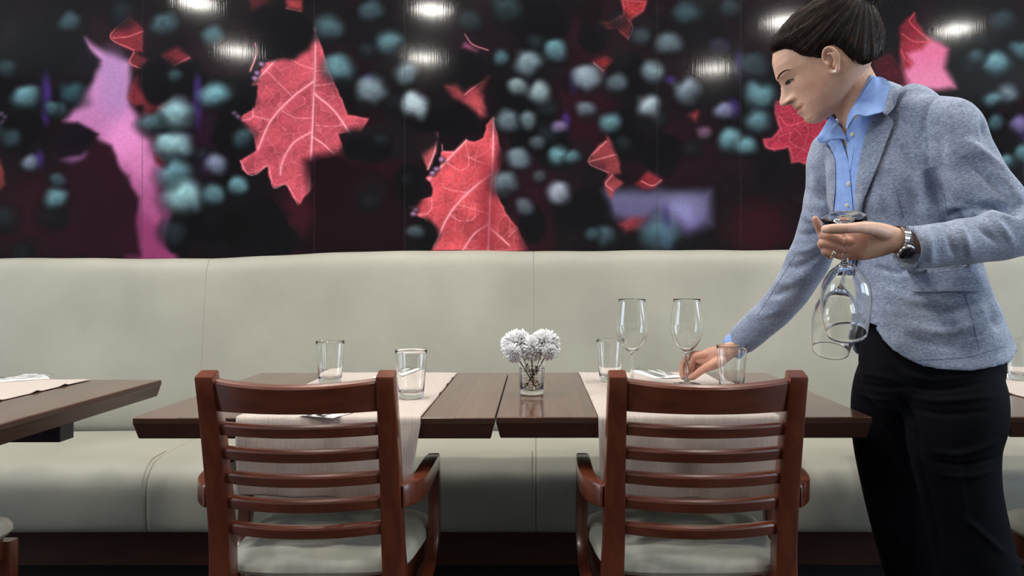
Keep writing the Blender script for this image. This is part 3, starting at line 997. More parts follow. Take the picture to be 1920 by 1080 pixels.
# ------------------------------------------------------------------ chairs
m, nt, b = mat_new('ivory_seat_cloth')
v = coords(nt, 'Object', (1, 1, 1))
n = nd(nt, 'ShaderNodeTexNoise', Scale=7.0, Detail=3, Distortion=1.2); lk(nt, v, n.inputs['Vector'])
c = ramp(nt, n.outputs['Fac'], [(.38, srgb(188, 188, 178)), (.52, srgb(206, 206, 194)), (.62, srgb(198, 199, 190))])
lk(nt, c, b.inputs['Base Color']); b.inputs['Roughness'].default_value = .7; b.inputs['Specular IOR Level'].default_value = .25
n2 = nd(nt, 'ShaderNodeTexNoise', Scale=260.0, Detail=2); lk(nt, v, n2.inputs['Vector'])
bump(nt, b, n2.outputs['Fac'], .15, .001)
M_seat = m


def sweep_rect(path, w, h, up=None, bev=.0035, nsub=None, ws=None):
    """rectangular section (w across, h along `up`) along a path with small chamfers; ws = per-point (w, h) scale"""
    if nsub:
        cols = [tuple(p) + (ws[i] if ws else (1, 1)) for i, p in enumerate(path)]
        s = spline(cols, nsub)
        path = [Vector(r[:3]) for r in s]; ws = [(r[3], r[4]) for r in s]
    path = [Vector(p) for p in path]
    rings = []
    prev = Vector(up) if up is not None else Vector((0, 0, 1))
    for i, p in enumerate(path):
        t = (path[min(i + 1, len(path) - 1)] - path[max(i - 1, 0)]).normalized()
        u = (prev - t * prev.dot(t)).normalized()
        if up is None:
            prev = u
        sdir = t.cross(u)
        a, c_ = (w / 2, h / 2) if not ws else (w / 2 * ws[i][0], h / 2 * ws[i][1])
        q = bev
        ring = [p + sdir * x_ + u * z_ for x_, z_ in ((a - q, -c_), (a - .3 * q, -c_ + .3 * q), (a, -c_ + q), (a, c_ - q), (a - .3 * q, c_ - .3 * q), (a - q, c_), (-a + q, c_),
                                                     (-a + .3 * q, c_ - .3 * q), (-a, c_ - q), (-a, -c_ + q), (-a + .3 * q, -c_ + .3 * q), (-a + q, -c_))]
        rings.append(ring)
    # rounded-over ends
    for end in (0, -1):
        c0 = path[end]; t = (path[end] - path[1 if end == 0 else -2]).normalized()
        base = rings[end]
        new = [c0 + (Vector(q_) - c0) * .93 + t * bev * .7 for q_ in base]
        rings = [new] + rings if end == 0 else rings + [new]
    return rings_to_mesh(rings, True, True)


def make_chair(label, arms=True):
    """local frame: x right, y away from the camera, origin on the floor; rear posts stand at y = -0.2"""
    t = thing('dining_armchair' if arms else 'dining_chair', label, 'chair')
    Y = lambda d: d - 1.85

    def part(name, vf, mat, parent=None):
        o = mesh_obj(name, vf[0], vf[1], mat, parent or t)
        return auto_smooth(o, .5)
    post = [(0, Y(1.585), 0), (0, Y(1.632), .20), (0, Y(1.655), .40), (0, Y(1.648), .50), (0, Y(1.628), .62), (0, Y(1.597), .75), (0, Y(1.566), .858)]
    wsc = [(.95, .9), (1.1, 1), (1.2, 1.1), (1.14, 1.08), (1.08, 1.05), (1.0, 1.0), (.93, .92)]
    for s in (-1, 1):
        pts = [(s * (.1755 + .003 * (z < .45)), y, z) for x, y, z in post]
        part('back_post', sweep_rect(pts, .0385, .042, (0, 1, 0), .004, 26, wsc), M_chair)

    def yback(z):
        zs = [p[2] for p in post]; ys = [p[1] for p in post]
        return float(np.interp(z, zs, ys))
    # crest rail: bowed towards the camera, top edge dished
    def slat(name, z, h, th, bow, dish=0.0, dip=0.0):
        rings = []
        n = 28
        for i in range(n + 1):
            s = -1 + 2 * i / n
            x = s * .162
            y = yback(z) - bow * (1 - s * s)
            zt = z + h / 2 - dish * (1 - s * s); zb = z - h / 2 - dip * (1 - s * s)
            lean = (yback(z + h / 2) - yback(z - h / 2)) / 2
            q = .003
            c8 = .0085 if h > .05 else .0070               # eased upper edge on the sitter's far side
            y0, y1 = y - th / 2, y + th / 2
            ring = [(x, y0 - lean + q * .3, zb + q * .3), (x, y0 - lean, zb + q), (x, y0 + lean, zt - c8), (x, y0 + lean + c8 * .25, zt - c8 * .45), (x, y0 + lean + c8, zt),
                    (x, y1 + lean - q, zt), (x, y1 + lean - q * .3, zt - q * .3), (x, y1 + lean, zt - q), (x, y1 - lean, zb + q), (x, y1 - lean - q * .3, zb + q * .3), (x, y1 - lean - q, zb), (x, y0 - lean + q, zb)]
            rings.append(ring)
        part(name, rings_to_mesh(rings, True, True), M_rail)
    slat('crest_rail', .8185, .067, .022, .042, .0085, .0)
    for z in (.7485, .698, .6465, .5935, .5385):
        slat('back_slat', z, .0265, .02, .040)
    # seat: apron frame and domed cushion
    def outline(ins, n=64):
        pts = []
        for k in range(n):
            a = 2 * PI * k / n
            c_, s_ = math.cos(a), math.sin(a)
            ex = 2 / 5.0
            y = math.copysign(abs(s_) ** ex, s_)
            hw = .208 + .016 * y - ins
            pts.append((math.copysign(abs(c_) ** ex, c_) * hw, y * (.193 - ins) + .012))
        return pts
    rings = [[(x, y, z) for x, y in outline(ins)] for ins, z in ((.02, .362), (.017, .364), (.017, .418), (.02, .42))]
    part('seat_frame', rings_to_mesh(rings), M_chair)
    prof = [(.03, .4205), (.006, .423), (.0, .432), (.001, .443), (.007, .453), (.02, .461), (.045, .468), (.08, .473), (.12, .476), (.16, .477)]
    rings = [[(x, y, z) for x, y in outline(ins)] for ins, z in prof]
    o = part('seat_cushion', rings_to_mesh(rings), M_seat)
    o.data.shade_smooth()
    for s in (-1, 1):
        part('front_leg', sweep_rect([(s * .186, .17, 0), (s * .187, .168, .2), (s * .187, .168, .40)], .036, .036, (0, 1, 0), .004), M_chair)
    MB().box(-.17, .17, -.205, -.187, .33, .385, .003).build('rear_apron', M_chair, t)
    if arms:
        for s in (-1, 1):
            zc = .610
            arm = [(s * .193, Y(1.628), zc - .004), (s * .204, Y(1.640), zc - .003), (s * .219, Y(1.665), zc), (s * .226, Y(1.70), zc + .004), (s * .228, Y(1.76), zc + .008), (s * .226, Y(1.84), zc + .006), (s * .224, Y(1.905), zc)]
            pts = [(1, 1.0), (1.0, 1.0), (1.0, 1.0), (1.05, .95), (1.1, .85), (1.1, .78), (1.05, .75)]
            part('armrest', sweep_rect(arm, .031, .048, (0, 0, 1), .005, 30, pts), M_rail)
            sup = [(s * .224, Y(1.908), .622), (s * .225, Y(1.918), .56), (s * .226, Y(1.918), .49), (s * .226, Y(1.902), .43), (s * .223, Y(1.862), .385), (s * .218, Y(1.80), .362)]
            part('arm_support', sweep_rect(sup, .028, .036, (0, 1, 0), .004, 30, [(1, .8), (1, .9), (1, 1), (1, 1.05), (1, 1.0), (1, .9)]), M_chair)
    return t


chair_a = make_chair('mahogany ladder-back armchair at the left table, back to the camera')
chair_a.location = (-.469, 1.85, 0); chair_a['group'] = 'mahogany armchairs'
chair_b = copy_tree(chair_a)
chair_b.location = (.335, 1.85, 0)
chair_b['label'] = 'mahogany ladder-back armchair at the table with the flowers, back to the camera'
chair_c = make_chair('ivory seat corner of an armless wooden chair at the left edge', False)
chair_c.location = (-1.490, 1.803, 0); chair_c['group'] = 'armless chairs at the photo edges'
chair_d = copy_tree(chair_c)
chair_d.location = (1.382, 1.86, 0)
chair_d['label'] = 'ivory seat corner of an armless wooden chair right of the woman'
# ------------------------------------------------------------------ glass
def m_glass(name, tint=(1, 1, 1, 1), ior=1.46, rough=0.0):
    m, nt, b = mat_new(name)
    b.inputs['Base Color'].default_value = tint
    b.inputs['Transmission Weight'].default_value = 1.0
    b.inputs['Roughness'].default_value = rough
    b.inputs['IOR'].default_value = ior
    return m


M_glass = m_glass('clear_glass', (.985, .995, .99, 1))
M_crystal = m_glass('cut_crystal', (.98, .99, .985, 1), 1.5)
M_water = m_glass('water', (.97, .98, .96, 1), 1.33)


def tumbler(x, y, z, label, h=.119):
    k = h / .119
    prof = [(.0004, 0), (.024, 0), (.0285, .0008), (.0305, .004), (.0312, .012), (.0335, .045), (.0368, .09), (.0392, .1175), (.0394, .1187), (.0388, .119), (.0382, .1185),
            (.0372, .108), (.0352, .085), (.0322, .048), (.0297, .0225), (.028, .0175), (.022, .0155), (.0004, .0150)]
    vs, fs = lathe([(r, zz * k) for r, zz in prof], 56)
    vs = [(a + x, b_ + y, c_ + z) for a, b_, c_ in vs]
    o = mesh_obj('tumbler', vs, fs, M_glass, None, True, (x, y, z))
    return tag(o, label, 'drinking glass', 'clear tumblers')


def on_table(px, py):
    """table-top point under a pixel"""
    d = (CAMZ - TZ - .003) / (py - CY) * FPX
    return (px - CX) / FPX * d, d


ZT = TZ + .0035
for px, d, lab in [(619, 2.22, 'clear tumbler standing behind the left armchair\'s crest rail'),
                   (771, 1.955, 'clear tumbler on the runner edge, right of the left armchair\'s post'),
                   (1144, 2.275, 'clear tumbler beside the wine glass nearest the flowers'),
                   (1372, 2.075, 'clear tumbler in front of the woman\'s lowered wrist'),
                   (1912, 2.31, 'clear tumbler at the right edge behind the woman\'s jacket hem')]:
    x = (px - CX) / FPX * d
    tumbler(x, d, ZT, lab)


WG = [(.0004, .0), (.030, .0), (.0385, .0006), (.0392, .0016), (.037, .0028), (.022, .0048), (.010, .0072), (.0062, .011), (.0046, .018), (.0040, .04), (.0041, .065), (.0050, .080),
      (.0085, .0885), (.0170, .0965), (.0280, .1075), (.0375, .122), (.0432, .1385), (.0456, .155), (.0455, .170), (.0438, .188), (.0412, .206), (.0385, .222), (.0371, .2335), (.0366, .2352), (.0361, .2345),
      (.0370, .226), (.0398, .207), (.0424, .189), (.0441, .170), (.0442, .155), (.0419, .1395), (.0364, .1235), (.0271, .1095), (.0165, .099), (.008, .0935), (.0004, .0925)]


def wine_glass(label, base, axis=(0, 0, 1)):
    vs, fs = lathe(WG, 64)
    q = Vector((0, 0, 1)).rotation_difference(Vector(axis).normalized())
    vs = [q @ Vector(p) + Vector(base) for p in vs]
    o = mesh_obj('wine_glass', vs, fs, M_glass, None, True, base)
    return tag(o, label, 'wine glass', 'stemmed wine glasses')


for px, d, lab in [(1185, 2.205, 'wine glass standing untouched, next to the tumbler near the flowers'),
                   (1288, 2.215, 'wine glass on the table whose stem the woman is gripping')]:
    wine_glass(lab, ((px - CX) / FPX * d, d, ZT))

# ------------------------------------------------------------------ vase with chrysanthemums
VX, VY = (997 - CX) / FPX * 2.045, 2.045
vase = thing('vase', 'small cut-glass vase of water on the table near the gap', 'vase', (VX, VY, TZ))
rings = []
nA, prof = 96, [(.0004, 0), (.024, 0), (.0288, .001), (.0305, .004)]
prof += [(.0305 + (.0345 - .0305) * t, .004 + .101 * t) for t in np.linspace(.03, 1, 64)]
prof += [(.0340, .1065), (.0330, .1062), (.0322, .098), (.0310, .06), (.0288, .016), (.025, .0125), (.0004, .012)]
for r, z in prof:
    ring = []
    for j in range(nA):
        a = 2 * PI * j / nA
        rr = r
        if .012 < z < .066 and r > .03:      # diamond cuts
            g = min(abs(((a * 8 / PI + z * 300) % 2) - 1), abs(((a * 8 / PI - z * 300) % 2) - 1))
            rr -= .0016 * max(0, 1 - g / .34)
        if .0665 < z < .0705 and r > .03:
            rr -= .0012
        ring.append((VX + rr * math.cos(a), VY + rr * math.sin(a), TZ + .0005 + z))
    rings.append(ring)
vs = [p for r in rings for p in r]
fs = [(i * nA + j, i * nA + (j + 1) % nA, (i + 1) * nA + (j + 1) % nA, (i + 1) * nA + j) for i in range(len(rings) - 1) for j in range(nA)]
mesh_obj('vessel', vs, fs, M_crystal, vase)
vs, fs = lathe([(.0004, .0123), (.0245, .0128), (.0286, .0165), (.0307, .0595), (.0309, .0608), (.0304, .0602), (.0004, .0600)], 48, VX, VY)
vs = [(a, b_, c_ + TZ + .0005) for a, b_, c_ in vs]
mesh_obj('water', vs, fs, M_water, vase)

m, nt, b = mat_new('white_petal'); b.inputs['Base Color'].default_value = srgb(251, 251, 253); b.inputs['Roughness'].default_value = .6
b.inputs['Subsurface Weight'].default_value = .15; b.inputs['Subsurface Radius'].default_value = (.004, .004, .004); tr_ = nd(nt, 'ShaderNodeBsdfTranslucent'); tr_.inputs[0].default_value = srgb(252, 252, 254)
mxs = nd(nt, 'ShaderNodeMixShader'); mxs.inputs[0].default_value = .25
out_ = [q for q in nt.nodes if q.type == 'OUTPUT_MATERIAL'][0]
lk(nt, b.outputs[0], mxs.inputs[1]); lk(nt, tr_.outputs[0], mxs.inputs[2]); lk(nt, mxs.outputs[0], out_.inputs['Surface'])
b.inputs['Subsurface Weight'].default_value = 0
M_petal = m
M_stem = m_plain('green_stems', srgb(44, 60, 34), .5)


def chrysanthemum(c, axis, R, label, foot, seed):
    rnd = random.Random(seed)
    c = Vector(c); ax = Vector(axis).normalized()
    t = thing('chrysanthemum', label, 'flower', tuple(c), 0, 'white chrysanthemums')
    u = ax.orthogonal().normalized(); w = ax.cross(u)
    mb = MB()
    N = 300
    for k in range(N):
        f = (k + .5) / N
        th = math.acos(1 - 1.42 * f)                       # from the crown down past the equator
        ph = k * 2.39996 + rnd.uniform(-.2, .2)
        L = R * (.80 + .22 * f + rnd.uniform(-.12, .10))
        dirv = (ax * math.cos(th) + (u * math.cos(ph) + w * math.sin(ph)) * math.sin(th)).normalized()
        side = dirv.cross(ax + Vector((.01, .02, 0))).normalized(); upn = side.cross(dirv).normalized()
        wd = R * (.085 + .04 * rnd.random())
        curl = rnd.uniform(.05, .22) * (1 if f > .3 else -1)
        base = c + dirv * R * .12
        ring_prev = None
        idx0 = len(mb.v)
        vs_, n_ = [], 6
        for q in range(n_):
            s = q / (n_ - 1)
            p = base + dirv * (L * .9 * s) + upn * (curl * R * s * s) - ax * (R * .10 * f * s * s)
            ww = wd * (.35 + 1.1 * s - .75 * s * s * s) * (1 if q < n_ - 1 else .30)
            cup = wd * .35
            vs_ += [p - side * ww + upn * cup, p, p + side * ww + upn * cup]
        fs_ = []
        for q in range(n_ - 1):
            fs_ += [(q * 3, q * 3 + 1, q * 3 + 4, q * 3 + 3), (q * 3 + 1, q * 3 + 2, q * 3 + 5, q * 3 + 4)]
        mb.add(vs_, fs_)
    o = mb.build('petals', M_petal, t, True)
    so = o.modifiers.new('th', 'SOLIDIFY'); so.thickness = .0006
    foot = Vector(foot)
    mid = (c + foot) / 2 + Vector((rnd.uniform(-.004, .004), rnd.uniform(-.004, .004), 0))
    vs, fs = tube([foot, mid, c - ax * .004], [.0014, .0014, .0016], 8, nsub=12)
    mesh_obj('stem', vs, fs, M_stem, t)
    return t


def vp(px, py, d):
    return tuple(P(px, py, d))


chrysanthemum(vp(969, 645, 2.04), (-.35, -.35, .9), .043, 'large white chrysanthemum at the left of the vase', (VX + .016, VY + .008, TZ + .016), 1)
chrysanthemum(vp(1022, 644, 2.04), (.40, -.25, .9), .042, 'white chrysanthemum at the right of the vase', (VX - .015, VY - .006, TZ + .016), 2)
chrysanthemum(vp(997, 652, 2.02), (.05, -.8, .55), .033, 'white chrysanthemum in the middle, facing the camera', (VX + .002, VY + .018, TZ + .016), 3)
chrysanthemum(vp(962, 662, 2.00), (-.6, -.75, -.05), .024, 'small white chrysanthemum drooping low at the left of the bunch', (VX + .012, VY - .016, TZ + .016), 4)
chrysanthemum(vp(1030, 659, 2.01), (.7, -.6, .1), .023, 'small white chrysanthemum drooping low at the right of the bunch', (VX - .017, VY + .010, TZ + .016), 5)

# ------------------------------------------------------------------ napkins and cutlery
M_napkin = m_noise('white_paper_napkin', srgb(236, 236, 234), srgb(246, 246, 244), nscale=60, rough=.9, bump_s=.05)
M_steel = m_plain('cutlery_steel', (.62, .62, .62, 1), .16, 1.0)


def napkin(cx, cy, rz, label, w=.085, l=.19):
    mb = MB()
    for k in range(3):                                     # folded layers
        s = .0016 * k
        mb.box(-w / 2 + s, w / 2 - s * .6, -l / 2 + s * .7, l / 2 - s, .0012 * k + .0002, .0012 * (k + 1), .0005, 1)
    mb.v = [(p[0], p[1], p[2] + .0008 * math.sin(p[0] * 40 + p[1] * 30)) for p in mb.v]
    o = mb.build('napkin', M_napkin)
    o.location = (cx, cy, TZ + .0046); o.rotation_euler = (0, 0, rz)
    return tag(o, label, 'napkin', 'white folded napkins')


def fork_mesh():
    mb = MB()
    vs, fs = sweep_rect([(0, -.095, .001), (0, -.06, .003), (0, -.01, .002), (0, .03, .004), (0, .045, .006), (0, .058, .006)], .012, .0028, (0, 0, 1), .0008, 18,
                        [(1.1, 1), (1, 1), (.7, 1), (.5, 1), (1.0, .8), (1.7, .7)])
    mb.add(vs, fs)
    for k in range(4):
        x = -.0084 + .0056 * k
        vs, fs = sweep_rect([(x * .9, .054, .006), (x, .075, .0035), (x, .098, .006)], .0027, .0016, (0, 0, 1), .0004, 8, [(1.1, 1), (1, 1), (.5, .7)])
        mb.add(vs, fs)
    return mb


def knife_mesh():
    mb = MB()
    vs, fs = sweep_rect([(0, -.105, .003), (0, -.05, .003), (0, .0, .003)], .013, .005, (0, 0, 1), .0014, 10, [(1.1, 1), (1, 1), (.8, .9)])
    mb.add(vs, fs)
    vs, fs = sweep_rect([(0, -.004, .003), (.001, .03, .003), (.001, .07, .003), (-.003, .105, .003)], .017, .0016, (0, 0, 1), .0005, 14, [(.7, 1), (1, 1), (1.05, 1), (.3, .8)])
    mb.add(vs, fs)
    return mb


def cutlery(kind, cx, cy, rz, label):
    mb = fork_mesh() if kind == 'fork' else knife_mesh()
    o = mb.build(kind, M_steel, None, True)
    o.location = (cx, cy, TZ + .0046 + .0044); o.rotation_euler = (0, 0, rz)
    return tag(o, label, kind, 'forks on napkins' if kind == 'fork' else 'knives on napkins')


for (px, py, rz, where) in [(640, 770, -.35, 'glimpsed under the left armchair\'s crest rail'),
                            (748, 703, PI - .25, 'at the bench side of the left table, behind a tumbler'),
                            (1229, 703, PI + .24, 'between the wine glass and the reaching hand'),
                            (18, 713, -.9, 'on the table at the left edge')]:
    x, d = on_table(px, py)
    ax = Vector((math.cos(rz), math.sin(rz)))
    napkin(x, d, rz, 'white folded napkin ' + where)
    cutlery('fork', x - ax.x * .018, d - ax.y * .018, rz, 'steel fork on the napkin ' + where)
    cutlery('knife', x + ax.x * .016, d + ax.y * .016, rz, 'steel knife on the napkin ' + where)
# ------------------------------------------------------------------ the woman laying the table
def Pv(px, py, d):
    return P(px, py, d)


def skin_tube(rows, n=20, nsub=24, ry=None, hint=None, dome=True, power=2.0):
    """rows: (px, py, d, r) or (px, py, d, r, r2)"""
    path = [Pv(*r[:3]) for r in rows]
    return tube(path, [r[3] for r in rows], n, ry=[r[4] if len(r) > 4 else r[3] for r in rows], nsub=nsub, hint=hint, dome=dome, power=power)


# ---- head frame: forward / up / left from the profile's tilt, origin between the ears
_a = math.radians(-17)
HF0, HU = Vector((-.857, 0, -.515)), Vector((-.515, 0, .857))
HL0 = HU.cross(HF0)
HF = HF0 * math.cos(_a) + HL0 * math.sin(_a)
HL = HU.cross(HF)
HO = Pv(1555.3, 118, 1.74)


def hp(f, u, y=0.0):
    return HO + HF * f + HU * u + HL * y


HEAD = np.array([  # u, front, back, half width
    (.117, .012, -.040, .022), (.113, .034, -.070, .042), (.102, .066, -.095, .059), (.085, .088, -.107, .0665), (.066, .1005, -.113, .0705), (.05, .1055, -.116, .072),
    (.03, .1065, -.116, .0725), (.012, .1005, -.114, .072), (-.003, .098, -.109, .0715), (-.02, .0975, -.10, .0705), (-.035, .0985, -.088, .0675), (-.05, .1005, -.066, .062),
    (-.065, .0995, -.040, .0545), (-.08, .098, -.012, .045), (-.09, .094, .015, .035), (-.0975, .086, .035, .024), (-.101, .075, .045, .012)])
FEAT = np.array([  # u, forward bump of the profile, lateral sigma
    (.05, .0, .016), (.032, .0042, .015), (.022, .0050, .011), (.0126, .0090, .0078), (.004, .0155, .0078), (-.0033, .0215, .0082), (-.011, .0280, .0088), (-.0177, .0335, .0100), (-.0235, .0335, .0118),
    (-.0275, .0300, .0125), (-.0305, .0210, .0125), (-.034, .0135, .013), (-.0385, .0100, .016), (-.0435, .0112, .0185), (-.0475, .0098, .0190), (-.0515, .0062, .0195), (-.0555, .0090, .0180), (-.0600, .0104, .0165),
    (-.0655, .0070, .016), (-.0715, .0042, .017), (-.079, .0056, .018), (-.0866, .0058, .018), (-.094, .003, .018), (-.10, 0, .016)])


def head_mesh():
    us = np.concatenate([np.linspace(-.1005, -.02, 82), np.linspace(-.019, .05, 60), np.linspace(.052, .117, 30)])
    o = np.argsort(HEAD[:, 0]); T = HEAD[o]
    o = np.argsort(FEAT[:, 0]); Ft = FEAT[o]
    n = 120
    rings = []
    for u in us:
        ff, fb, w = [np.interp(u, T[:, 0], T[:, k]) for k in (1, 2, 3)]
        bumpv, sg = np.interp(u, Ft[:, 0], Ft[:, 1]), np.interp(u, Ft[:, 0], Ft[:, 2])
        cf = (ff * .45 + fb * .55)
        ring = []
        for j in range(n):
            a = 2 * PI * j / n
            c, s = math.cos(a), math.sin(a)
            pw = 2 / 2.25
            c_ = math.copysign(abs(c) ** pw, c); s_ = math.copysign(abs(s) ** pw, s)
            f = cf + (ff - cf) * c_ if c >= 0 else cf + (cf - fb) * c_
            y = w * s_
            if c > 0:
                wt = min(1, c * 1.6)
                f += bumpv * math.exp(-(y / sg) ** 2) * wt
                for sy in (-1, 1):
                    f -= .0065 * math.exp(-((y - sy * .031) / .014) ** 2 - ((u - .013) / .009) ** 2) * wt
                    f += .0100 * math.exp(-((y - sy * .0135) / .0058) ** 2 - ((u + .0235) / .0058) ** 2) * wt     # wings of the nose
                    f += .0030 * math.exp(-((y - sy * .047) / .016) ** 2 - ((u + .012) / .016) ** 2) * wt
                    f += .0030 * math.exp(-((y - sy * .030) / .016) ** 2 - ((u - .030) / .006) ** 2) * wt
                    f += .0032 * math.exp(-((y - sy * .031) / .012) ** 2 - ((u - .0155) / .0042) ** 2) * wt      # upper lid
                    f -= .0035 * math.exp(-((y - sy * .025) / .006) ** 2 - ((u + .049) / .006) ** 2) * wt        # mouth corners
                f -= .0045 * math.exp(-(y / .021) ** 2 - ((u + .0515) / .0020) ** 2) * wt                        # line of the lips
            ring.append(hp(f, u, y))
        rings.append(ring)
    return rings_to_mesh(rings)


def ear_parts(s):
    out = []
    Y = .0715

    def q(f, u, y):
        return hp(f * .78 + .006, u * .94, s * y)
    hel = [(.011, .006, Y), (.009, .017, Y + .004), (.001, .0265, Y + .008), (-.010, .0275, Y + .011), (-.0185, .020, Y + .013), (-.0215, .008, Y + .013), (-.0185, -.006, Y + .011), (-.011, -.016, Y + .009), (-.003, -.024, Y + .007), (.005, -.027, Y + .004), (.010, -.021, Y + .001)]
    out.append(tube([q(*p) for p in hel], [.003, .0032, .0034, .0036, .0036, .0034, .0032, .0034, .0046, .005, .0036], 10, nsub=44, dome=True))
    ant = [(-.002, .016, Y + .006), (-.010, .013, Y + .009), (-.0125, .003, Y + .010), (-.009, -.009, Y + .008), (-.001, -.014, Y + .006)]
    out.append(tube([q(*p) for p in ant], [.0025, .0032, .0036, .0036, .003], 10, nsub=24, dome=True))
    out.append(tube([q(.011, .002, Y + .002), q(.0095, -.004, Y + .006), q(.008, -.010, Y + .004)], [.003, .0042, .003], 10, nsub=10, dome=True))
    plate = [(.004, .018), (-.008, .018), (-.015, .006), (-.010, -.010), (.0, -.019), (.006, -.010), (.007, .004)]
    r0 = [q(f, u, Y - .012) for f, u in plate]; r1 = [q(f, u, Y + .0035) for f, u in plate]
    out.append(rings_to_mesh([r0, r1]))
    return out


body_parts = [head_mesh()] + ear_parts(1) + ear_parts(-1)
# neck, torso core, hidden limbs
body_parts.append(skin_tube([(1574, 120, 1.745, .054), (1597, 168, 1.748, .0545), (1618, 202, 1.752, .0565), (1640, 240, 1.755, .066), (1668, 290, 1.755, .075), (1692, 360, 1.75, .078), (1716, 490, 1.73, .075), (1748, 640, 1.72, .085)], 28, 50))
body_parts.append(skin_tube([(1600, 262, 1.78, .05), (1650, 255, 1.75, .06), (1700, 245, 1.70, .05)], 18, 12))
body_parts.append(skin_tube([(1660, 240, 1.74, .04), (1783, 240, 1.622, .035), (1850, 345, 1.587, .034), (1933, 421, 1.547, .032), (1800, 451, 1.492, .027), (1712, 452, 1.457, .0225), (1690, 450, 1.451, .0205)], 18, 60))
body_parts.append(skin_tube([(1660, 260, 1.78, .04), (1568, 288, 1.87, .036), (1547, 400, 1.91, .033), (1508, 500, 1.99, .031), (1464, 570, 2.08, .028), (1408, 628, 2.15, .0235), (1378, 651, 2.165, .0215)], 18, 60))
body_parts.append(skin_tube([(1720, 640, 1.74, .07), (1676, 700, 1.83, .055), (1670, 820, 1.87, .055), (1706, 1000, 1.865, .045), (1760, 1180, 1.82, .05), (1800, 1330, 1.82, .035)], 16, 40))
body_parts.append(skin_tube([(1770, 640, 1.70, .07), (1790, 700, 1.66, .065), (1792, 820, 1.648, .06), (1812, 985, 1.64, .045), (1850, 1180, 1.64, .05), (1892, 1420, 1.64, .035)], 16, 40))
for px_, py_, d_ in ((1800, 1345, 1.82), (1892, 1432, 1.64)):      # feet, inside the shoes
    a_ = Pv(px_, py_, d_); a_.z = .062
    body_parts.append(tube([a_ + Vector((.05, .01, -.02)), a_ + Vector((-.06, -.02, -.028)), a_ + Vector((-.15, -.05, -.036))], [.022, .024, .014], 14, nsub=10, dome=True))
# left hand, thumb up, holding the stems
HV = (0, 0, 1)
body_parts.append(skin_tube([(1700, 451, 1.454, .0205, .0175), (1682, 449, 1.449, .0215, .0175), (1660, 449, 1.447, .029, .0165), (1632, 451, 1.447, .0335, .0150), (1606, 457, 1.449, .0315, .0125), (1594, 461, 1.452, .026, .010)], 24, 24, hint=HV))
FING_L = {
    'index': [(1612, 434, 1.452, .0098), (1580, 441, 1.459, .0092), (1556, 446, 1.464, .0088), (1542, 437, 1.462, .0080), (1533, 421, 1.458, .0074), (1528.5, 411, 1.456, .0064)],
    'middle': [(1606, 454, 1.447, 0.0091), (1577, 451, 1.4465, 0.0086), (1553, 442, 1.449, 0.0080), (1543, 441, 1.457, 0.0076), (1543, 446, 1.470, 0.0073), (1556, 455, 1.482, 0.0063)],
    'ring': [(1604, 468, 1.4510, 0.0088), (1580, 467, 1.4505, 0.0084), (1554, 457, 1.4530, 0.0078), (1541, 455, 1.4600, 0.0074), (1541, 461, 1.4730, 0.0070), (1555, 470, 1.4840, 0.0060)],
    'little': [(1602, 480, 1.4570, 0.0082), (1582, 481, 1.4570, 0.0078), (1560, 474, 1.4590, 0.0072), (1548, 470, 1.4650, 0.0068), (1547, 473, 1.4750, 0.0063), (1557, 481, 1.4850, 0.0054)]}
for k, r in FING_L.items():
    body_parts.append(skin_tube(r, 14, 26))
body_parts.append(skin_tube([(1660, 438, 1.440, .0150), (1636, 429, 1.412, .0125), (1612, 426.5, 1.372, .0098), (1588, 428.5, 1.3590, .0087), (1572, 429, 1.3615, .0091), (1555, 429.5, 1.3660, .0084), (1547, 430, 1.3700, .0073)], 16, 26))
# right hand closing on the glass stem
body_parts.append(skin_tube([(1388, 645, 2.160, .0215, .0205), (1368, 657, 2.166, .0230, .0190), (1347, 667, 2.172, .0275, .0170), (1327, 671, 2.180, .0270, .0150), (1314, 671, 2.188, .0180, .0115)], 22, 20, hint=(.35, 0, 1)))
FING_R = {
    'index': [(1322, 665, 2.174, .0108), (1306, 667, 2.186, .0100), (1298.5, 679, 2.205, .0090), (1295.5, 690, 2.223, .0082), (1290, 701, 2.2300, .0074), (1286, 708, 2.2285, .0062)],
    'middle': [(1320, 665, 2.190, .0105), (1300, 664, 2.222, .0094), (1286, 674, 2.238, .0088), (1279.5, 687, 2.2335, .0084), (1278.5, 699, 2.230, .0078), (1280.5, 708, 2.2245, .0066)],
    'ring': [(1318, 671, 2.203, .0098), (1304, 676, 2.228, .0092), (1294, 686, 2.243, .0084), (1291, 697, 2.246, .0078), (1293, 706, 2.243, .0064)],
    'little': [(1320, 678, 2.210, .0088), (1309, 685, 2.232, .0080), (1302, 694, 2.244, .0072), (1301, 703, 2.246, .0060)]}
for k, r in FING_R.items():
    body_parts.append(skin_tube(r, 14, 24))
body_parts.append(skin_tube([(1350, 678, 2.156, .0155), (1334, 685, 2.152, .0135), (1318, 693, 2.160, .0108), (1307, 701, 2.176, .0098), (1300, 706, 2.190, .0092), (1295, 708.5, 2.199, .0074)], 16, 24))

BV, BF = remesh_union(body_parts, 0.0016, 3)
FOOT = Vector((float(Pv(1850, 1400, 1.73).x), 1.73, 0))
# skin colour by place: lips, nails; shade painted into nostrils, lip line, ear bowl
rel = BV - np.array(HO)
lf, lu, ly = rel @ np.array(HF), rel @ np.array(HU), rel @ np.array(HL)
base = np.array(srgb(220, 178, 155)[:3]); lips = np.array(srgb(176, 108, 100)[:3]); rosy = np.array(srgb(216, 158, 138)[:3])
colr = np.tile(base, (len(BV), 1))


def blend(m, c):
    global colr
    m = np.clip(m, 0, 1)[:, None]
    colr = colr * (1 - m) + np.asarray(c) * m


